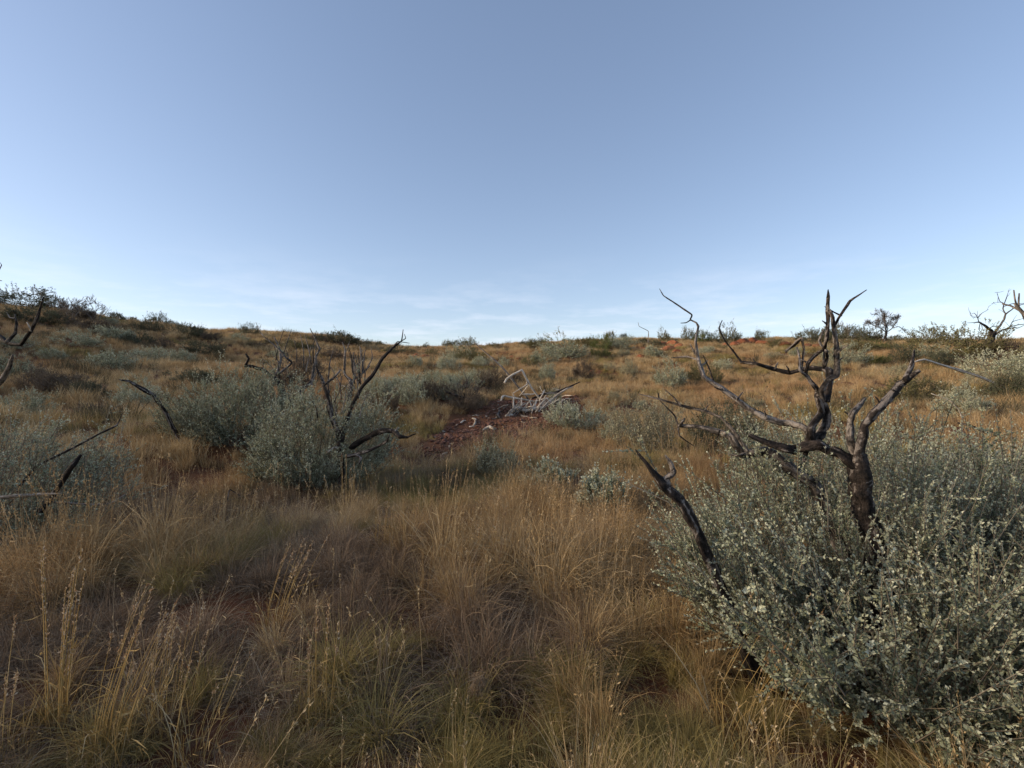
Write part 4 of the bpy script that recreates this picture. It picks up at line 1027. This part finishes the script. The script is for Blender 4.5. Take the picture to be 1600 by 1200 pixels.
lying('wood_piece', 'thin straight stick beyond the forked chip', [(995, 500), (1025, 506), (1060, 506)], [7, 9, 6], 'pale', 408)
lying('wood_block', 'upright pale stub of wood at the far end of the heap', [(1228, 388), (1236, 372), (1250, 362)], [22, 26, 16], 'pale', 409, cat='wood')
lying('wood_piece', 'slender grey stick lying beside the root knot', [(650, 505), (690, 508), (728, 503)], [6, 9, 9], 'greywood', 410)
prg = np.random.default_rng(77)
for k in range(62):
    cx, cy = prg.uniform(780, 1330), 0
    cy = 470 - (cx - 800) * 0.20 + prg.normal(0, 28) + 10
    L_, an = prg.uniform(30, 130), prg.normal(-.25, .5)
    dx, dy = L_ * math.cos(an) / 2, L_ * math.sin(an) / 2
    lying('dead_stick', 'short bleached stick strewn under the collapsed dead tree', [(cx - dx, cy - dy * .5), (cx + prg.normal(0, 4), cy + prg.normal(0, 3)), (cx + dx, cy + dy * .5)],
          [5, prg.uniform(6, 12), 3], ['pale', 'greywood', 'pale'][k % 3], 430 + k, group='sticks strewn under the collapsed dead tree', lift=prg.uniform(.6, 3), heap=prg.uniform(.05, .42))

# ------------------------------------------------------------------ rocks
def rock_mesh(seed, sharp=.18):
    import bmesh
    rg = np.random.default_rng(seed)
    bm = bmesh.new(); bmesh.ops.create_icosphere(bm, subdivisions=2, radius=.5)
    cuts = nrm(rg.normal(0, 1, (9, 3))); lim = rg.uniform(.28, .45, 9)
    for v in bm.verts:
        p = np.array(v.co)
        for c, l in zip(cuts, lim):
            e = p @ c - l
            if e > 0: p = p - c * e * .9
        p = p * (1 + rg.normal(0, .03)); v.co = p
    me = bpy.data.meshes.new('rock'); bm.to_mesh(me); bm.free()
    return me
ROCK = [rock_mesh(40 + k) for k in range(6)]
for me in ROCK: me.materials.append(M['redrock'])
def rock(name, label, px, py, wpx, hpx, seed, mat=None, group=None, cat='rock'):
    rg = np.random.default_rng(seed); p = hit(px, py); k = p[1] / F
    o = bpy.data.objects.new(name, ROCK[rg.integers(0, 6)]); COL.objects.link(o)
    o.location = (p[0], p[1], p[2] + hpx * k * .28); o.scale = (wpx * k * 1.15, wpx * k * .8, hpx * k * 1.35); o.rotation_euler = (rg.normal(0, .12), rg.normal(0, .12), rg.normal(0, .4))
    if mat: o.material_slots[0].link = 'OBJECT'; o.material_slots[0].material = mat
    tag(o, label, cat, group)
    return o
rrg = np.random.default_rng(9)
for k, (px, py, w_, h_) in enumerate([(1150, 541, 14, 5), (1164, 540, 20, 7), (1178, 538, 16, 7), (1192, 540, 22, 6), (1206, 540, 14, 5), (1228, 541, 16, 5), (1034, 541, 16, 5), (1050, 541, 18, 6), (1060, 543, 12, 4), (1006, 549, 14, 4), (1045, 549, 18, 6), (1058, 552, 14, 4),
                                      (650, 558, 10, 4), (664, 560, 14, 4), (678, 561, 10, 3), (692, 562, 12, 3), (1260, 543, 18, 4), (1275, 543, 12, 4), (800, 560, 8, 3), (812, 563, 10, 3), (1000, 560, 12, 4), (1135, 542, 10, 4)]):
    rock('red_rock', 'blocky red rock in the low ledge just below the ridge', px, py, w_ * 1.25, h_ * 1.7, 600 + k, group='red rocks of the ledge below the ridge')
rock('white_stone', 'small white stone alone in the brown grass', 708, 737, 12, 5, 640, M['whitestone'])
rock('clay_lump', 'rough red clay lump in the dark grass', 184, 862, 26, 15, 641, M['clod'], cat='clod')

# red clods and chips covering the bare patch
rg = np.random.default_rng(55)
bb = np.array(PAD); n = 5200
x = rg.uniform(bb[:, 0].min() - .3, bb[:, 0].max() + .3, n); y = rg.uniform(bb[:, 1].min() - .3, bb[:, 1].max() + .3, n)
k = in_pad(x, y, .15); x, y = x[k], y[k]
for c, rad in SPOTS:
    m_ = int(260 * rad); a = rg.uniform(0, 6.28, m_); r_ = rad * np.sqrt(rg.random(m_)) * 1.1
    x = np.r_[x, c[0] + r_ * np.cos(a)]; y = np.r_[y, c[1] + r_ * np.sin(a)]
n = len(x)
cp = []
for k in range(5):
    me = rock_mesh(70 + k); me.materials.append(M['clod'] if k else M['pale']); cp.append(bpy.data.objects.new('clod_%d' % k, me))
s = np.clip(rg.lognormal(-3.05, .45, n), .015, .12)
pick = np.where(rg.random(n) < .035, 0, rg.integers(1, 5, n))
scatter('red_clods', np.column_stack([x, y, ground_z(x, y) + s * .12]), rg.uniform(0, 6.28, (n, 3)) * np.array([[.1, .1, 1]]), np.column_stack([s * rg.uniform(.8, 2.0, n), s, s * .6]), pick, rg.random(n), cp,
        'red clods and bark chips covering the bare patch', 'rubble')

# ------------------------------------------------------------------ tall seeding grass clumps standing out in the foreground
def grass_clump(label, base, n, h, disc, lean, bias, seed, group=None, seeds=18, width=.0036, head=.13, seed_len=.016, nb=60):
    rg = np.random.default_rng(seed); root = empty('tall_grass_clump', base)
    (sv, sf, st), (hv, hf, ht) = seed_stems(rg, n, h, disc, lean, width, head, seeds, seed_len, bias)
    a_ = link('stalks', np_mesh('stalks', sv, [sf], st), M['stalk'], root); tag(a_, kind='stuff')
    b_ = link('seed_heads', np_mesh('seed_heads', hv, [hf], ht), M['seed'], root); tag(b_, kind='stuff')
    v, q, t, tn = blades(rg, nb, h * .55, disc * 1.1, h * .30, .8, .0042, 4)
    c_ = link('blades', np_mesh('blades', v, [q, t], tn), M['stalk'], root); tag(c_, kind='stuff')
    tag(root, label, 'grass', group)
CL = [((85, 1150), 9, .86, .05, .06, (.02, 0), 'stiff upright seeding grass with thick reddish heads beside the dark bush', .0060, .40, 46),
      ((150, 1185), 12, .72, .07, .08, (.22, .05), 'leaning yellow grass stalks next to the stiff upright ones', .0042, .14, 20),
      ((185, 1200), 10, .66, .07, .10, (.30, .05), 'yellow stalks leaning far over with sparse pale heads', .0042, .12, 16),
      ((265, 1140), 14, .58, .09, .14, (.10, 0), 'dry grass stems with feathery grey heads in deep shade', .0034, .16, 26),
      ((12, 1190), 5, .55, .06, .10, (.08, 0), 'short seeding grass with two fluffy pale heads', .0042, .10, 30),
      ((300, 1190), 9, .55, .08, .20, (.25, .05), 'thin grey-tan stems arching away from the feathery clump', .0032, .10, 12)]
for k, ((px, py), n_, h_, disc, lean, bias, lb, wd, hd, sn) in enumerate(CL):
    g_ = hit(px, py)
    grass_clump(lb, g_, n_, h_, disc, lean, bias, 700 + k, width=wd, head=hd, seeds=sn, seed_len=.015 if k == 0 else .013)
for k, (px, py, n_, h_, bias, lb) in enumerate([(545, 806, 16, .72, (.02, 0), 'yellow upright grass clump against the rounded grey bush'), (430, 985, 14, .55, (.25, .1), 'pinkish straw grass clump leaning over a dark hollow'),
                                              (600, 860, 12, .5, (.08, 0), 'slender seeding grass below the curved dead arm'), (640, 842, 10, .5, (.06, 0), 'pale slender seeding grass in the brown hollow'),
                                              (500, 1130, 10, .55, (-.02, .1), 'straw stems with a spiky knot of pale heads'), (1130, 1150, 8, .75, (.55, .05), 'long arching straw stems bending over toward the large grey-green bush'),
                                              (1175, 1185, 9, .5, (.35, .05), 'short stems with fat tan heads under the large grey-green bush'), (760, 900, 12, .6, (.05, 0), 'tall straw stems among brown tussocks'),
                                              (985, 905, 14, .62, (.02, 0), 'bright straw stems beside the leaning black stump'), (860, 830, 12, .55, (0, 0), 'straw stems above the small bare red hollow'),
                                              (390, 860, 10, .55, (.15, 0), 'dim straw stems before the rounded grey bush')]):
    grass_clump(lb, hit(px, py), n_, h_, .09, .12, bias, 740 + k, width=.0034, seeds=14)
# matted straw ball
g_ = hit(748, 1120) + np.array([0, 0, .14]); rg = np.random.default_rng(31); nb = 520
d = nrm(rg.normal(0, 1, (nb, 3))); c_ = rg.normal(0, .020, (nb, 3)) * np.array([[.9, .9, 1.2]])
v, f = twig_prisms(c_ - d * .028, c_ + d * .028, np.full(nb, .0008), np.full(nb, .0006))
tag(link('straw_ball', np_mesh('straw_ball', v, [f], np.clip(rg.normal(.6, .2, len(v)), 0, 1)), M['seed'], None, g_), 'small matted ball of tan seed fluff caught in the grass', 'seed ball')

# ------------------------------------------------------------------ the grass cover
GR = np.random.default_rng(90)
def tuft(name, mats, parts): return proto(name, parts, mats)
near_straw, near_green, near_dry, far_straw, far_green = [], [], [], [], []
for k in range(4):
    b1 = blades(GR, 340, .33 + .05 * (k % 2), .065, .25, 1.15, .0026, 5)
    (sv, sf, st), (hv, hf, ht) = seed_stems(GR, 7, .52, .06, .25, .0024, .09, 10, .011)
    near_straw.append(tuft('straw_%d' % k, [M['straw']], [(b1[0], [b1[1], b1[2]], b1[3], 0), (sv, [sf], st, 0), (hv, [hf], ht, 0)]))
    b2 = blades(GR, 380, .28 + .04 * (k % 2), .06, .26, 1.35, .0025, 5)
    near_green.append(tuft('green_%d' % k, [M['green']], [(b2[0], [b2[1], b2[2]], b2[3], 0)]))
    b3 = blades(GR, 280, .22, .10, .30, 1.6, .0028, 6)
    b4 = blades(GR, 40, .34, .06, .14, .5, .0028, 4)
    near_dry.append(tuft('dry_%d' % k, [M['dry']], [(b3[0], [b3[1], b3[2]], b3[3], 0), (b4[0], [b4[1], b4[2]], b4[3], 0)]))
    b5 = blades(GR, 110, .38, .14, .17, .6, .0060, 3)
    far_straw.append(tuft('farstraw_%d' % k, [M['straw']], [(b5[0], [b5[1], b5[2]], b5[3], 0)]))
    b6 = blades(GR, 120, .26, .14, .18, .9, .0060, 3)
    far_green.append(tuft('fargreen_%d' % k, [M['green']], [(b6[0], [b6[1], b6[2]], b6[3], 0)]))

def spread(name, x, y, protos, smin, smax, t0, t1, label, tilt=.14, seed=0):
    rg = np.random.default_rng(seed); n = len(x)
    s = rg.uniform(smin, smax, n) * np.clip(1 + .25 * smooth_field(x, y, 2.2, 5), .6, 1.5)
    rot = np.column_stack([rg.normal(0, tilt, n), rg.normal(0, tilt, n), rg.uniform(0, 6.28, n)])
    scl = np.column_stack([s, s, s * rg.uniform(.75, 1.25, n)])
    tn = np.clip(rg.uniform(t0, t1, n) + .10 * smooth_field(x, y, 3.0, 17), -.1, .6)
    return scatter(name, np.column_stack([x, y, ground_z(x, y)]), rot, scl, rg.integers(0, len(protos), n), tn, protos, label, 'grass')

def split(x, y, seed):
    """which kind of grass grows where: broad patches, mixed at the edges"""
    q = np.random.default_rng(seed)
    f = smooth_field(x, y, 5.0, 1) + q.normal(0, .55, len(x)); g = smooth_field(x, y, 2.4, 2) + q.normal(0, .5, len(x))
    return f, g
x, y = sample_fan(GR, 1.15, 8.0, 50, -1.25, 1.25)
k = (smooth_field(x, y, .55, 41) + .6 * smooth_field(x, y, 1.5, 42)) > -1.0
x, y = x[k], y[k]
f, g = split(x, y, 1)
left = np.clip((-x - 0.3) * .35, -.4, .8)
dry = g + left > .35; grn = (~dry) & (f > .50); stw = ~dry & ~grn
spread('straw_grass', x[stw], y[stw], near_straw, .50, 1.25, .02, .42, 'fine straw-coloured tussock grass of the foreground', seed=1)
spread('olive_grass', x[grn], y[grn], near_green, .50, 1.25, .05, .40, 'olive green tussock grass between the straw', seed=2)
spread('dry_grass', x[dry], y[dry], near_dry, .60, 1.15, .0, .36, 'grey-brown matted dry grass of the foreground', seed=3)
x, y = sample_fan(GR, 8.0, 62, 13, -1.2, 1.2)
r = np.hypot(x, y)
f, g = split(x, y, 2)
near_edge = np.clip((16 - r) / 10, 0, 1)
k = (smooth_field(x, y, 4.5, 61) + .7 * smooth_field(x, y, 1.8, 62)) > -2.3 + 1.35 * np.clip((r - 18) / 30, 0, 1)
x, y, r, f, g, near_edge = (q[k] for q in (x, y, r, f, g, near_edge))
grn = f - .95 + .5 * near_edge + np.clip(x / 60, -.2, .2) > 0
spread('slope_straw_grass', x[~grn], y[~grn], far_straw, .60, 1.05, .06, .42, 'orange straw grass covering the slope to the ridge', seed=4)
spread('slope_olive_grass', x[grn], y[grn], far_green, .70, 1.2, .05, .40, 'olive grass patches on the slope', seed=5)
far_dark = []
for k in range(3):
    b7 = blades(GR, 130, .34, .16, .16, .6, .0075, 3)
    far_dark.append(tuft('fardark_%d' % k, [M['darktuft']], [(b7[0], [b7[1], b7[2]], b7[3], 0)]))
x, y = sample_fan(GR, 9, 60, .55, -1.15, 1.15)
spread('dark_tussocks', x, y, far_dark, .7, 1.7, .0, .40, 'dark green-brown tussocks dotted over the slope', seed=8)
x, y = sample_fan(GR, 62, 105, 2.2, -1.1, 1.1)
spread('ridge_grass', x, y, far_straw, .8, 1.1, .08, .42, 'straw grass beyond the ridge', seed=6)

# loose seeding stems standing above the tussocks
stems_ = []
for k in range(5):
    (sv, sf, st), (hv, hf, ht) = seed_stems(GR, 4, .55, .05, .35, .0026, .10, 14, .012, (GR.normal(0, .12), GR.normal(0, .12)))
    stems_.append(tuft('stem_%d' % k, [M['straw']], [(sv, [sf], st, 0), (hv, [hf], ht, 0)]))
x, y = sample_fan(GR, 1.4, 14, 9, -1.2, 1.2)
k = smooth_field(x, y, 1.6, 23) + GR.normal(0, .5, len(x)) > 0
spread('seeding_stems', x[k], y[k], stems_, .7, 1.2, .25, .5, 'thin straw stems with seed heads above the tussocks', seed=7)
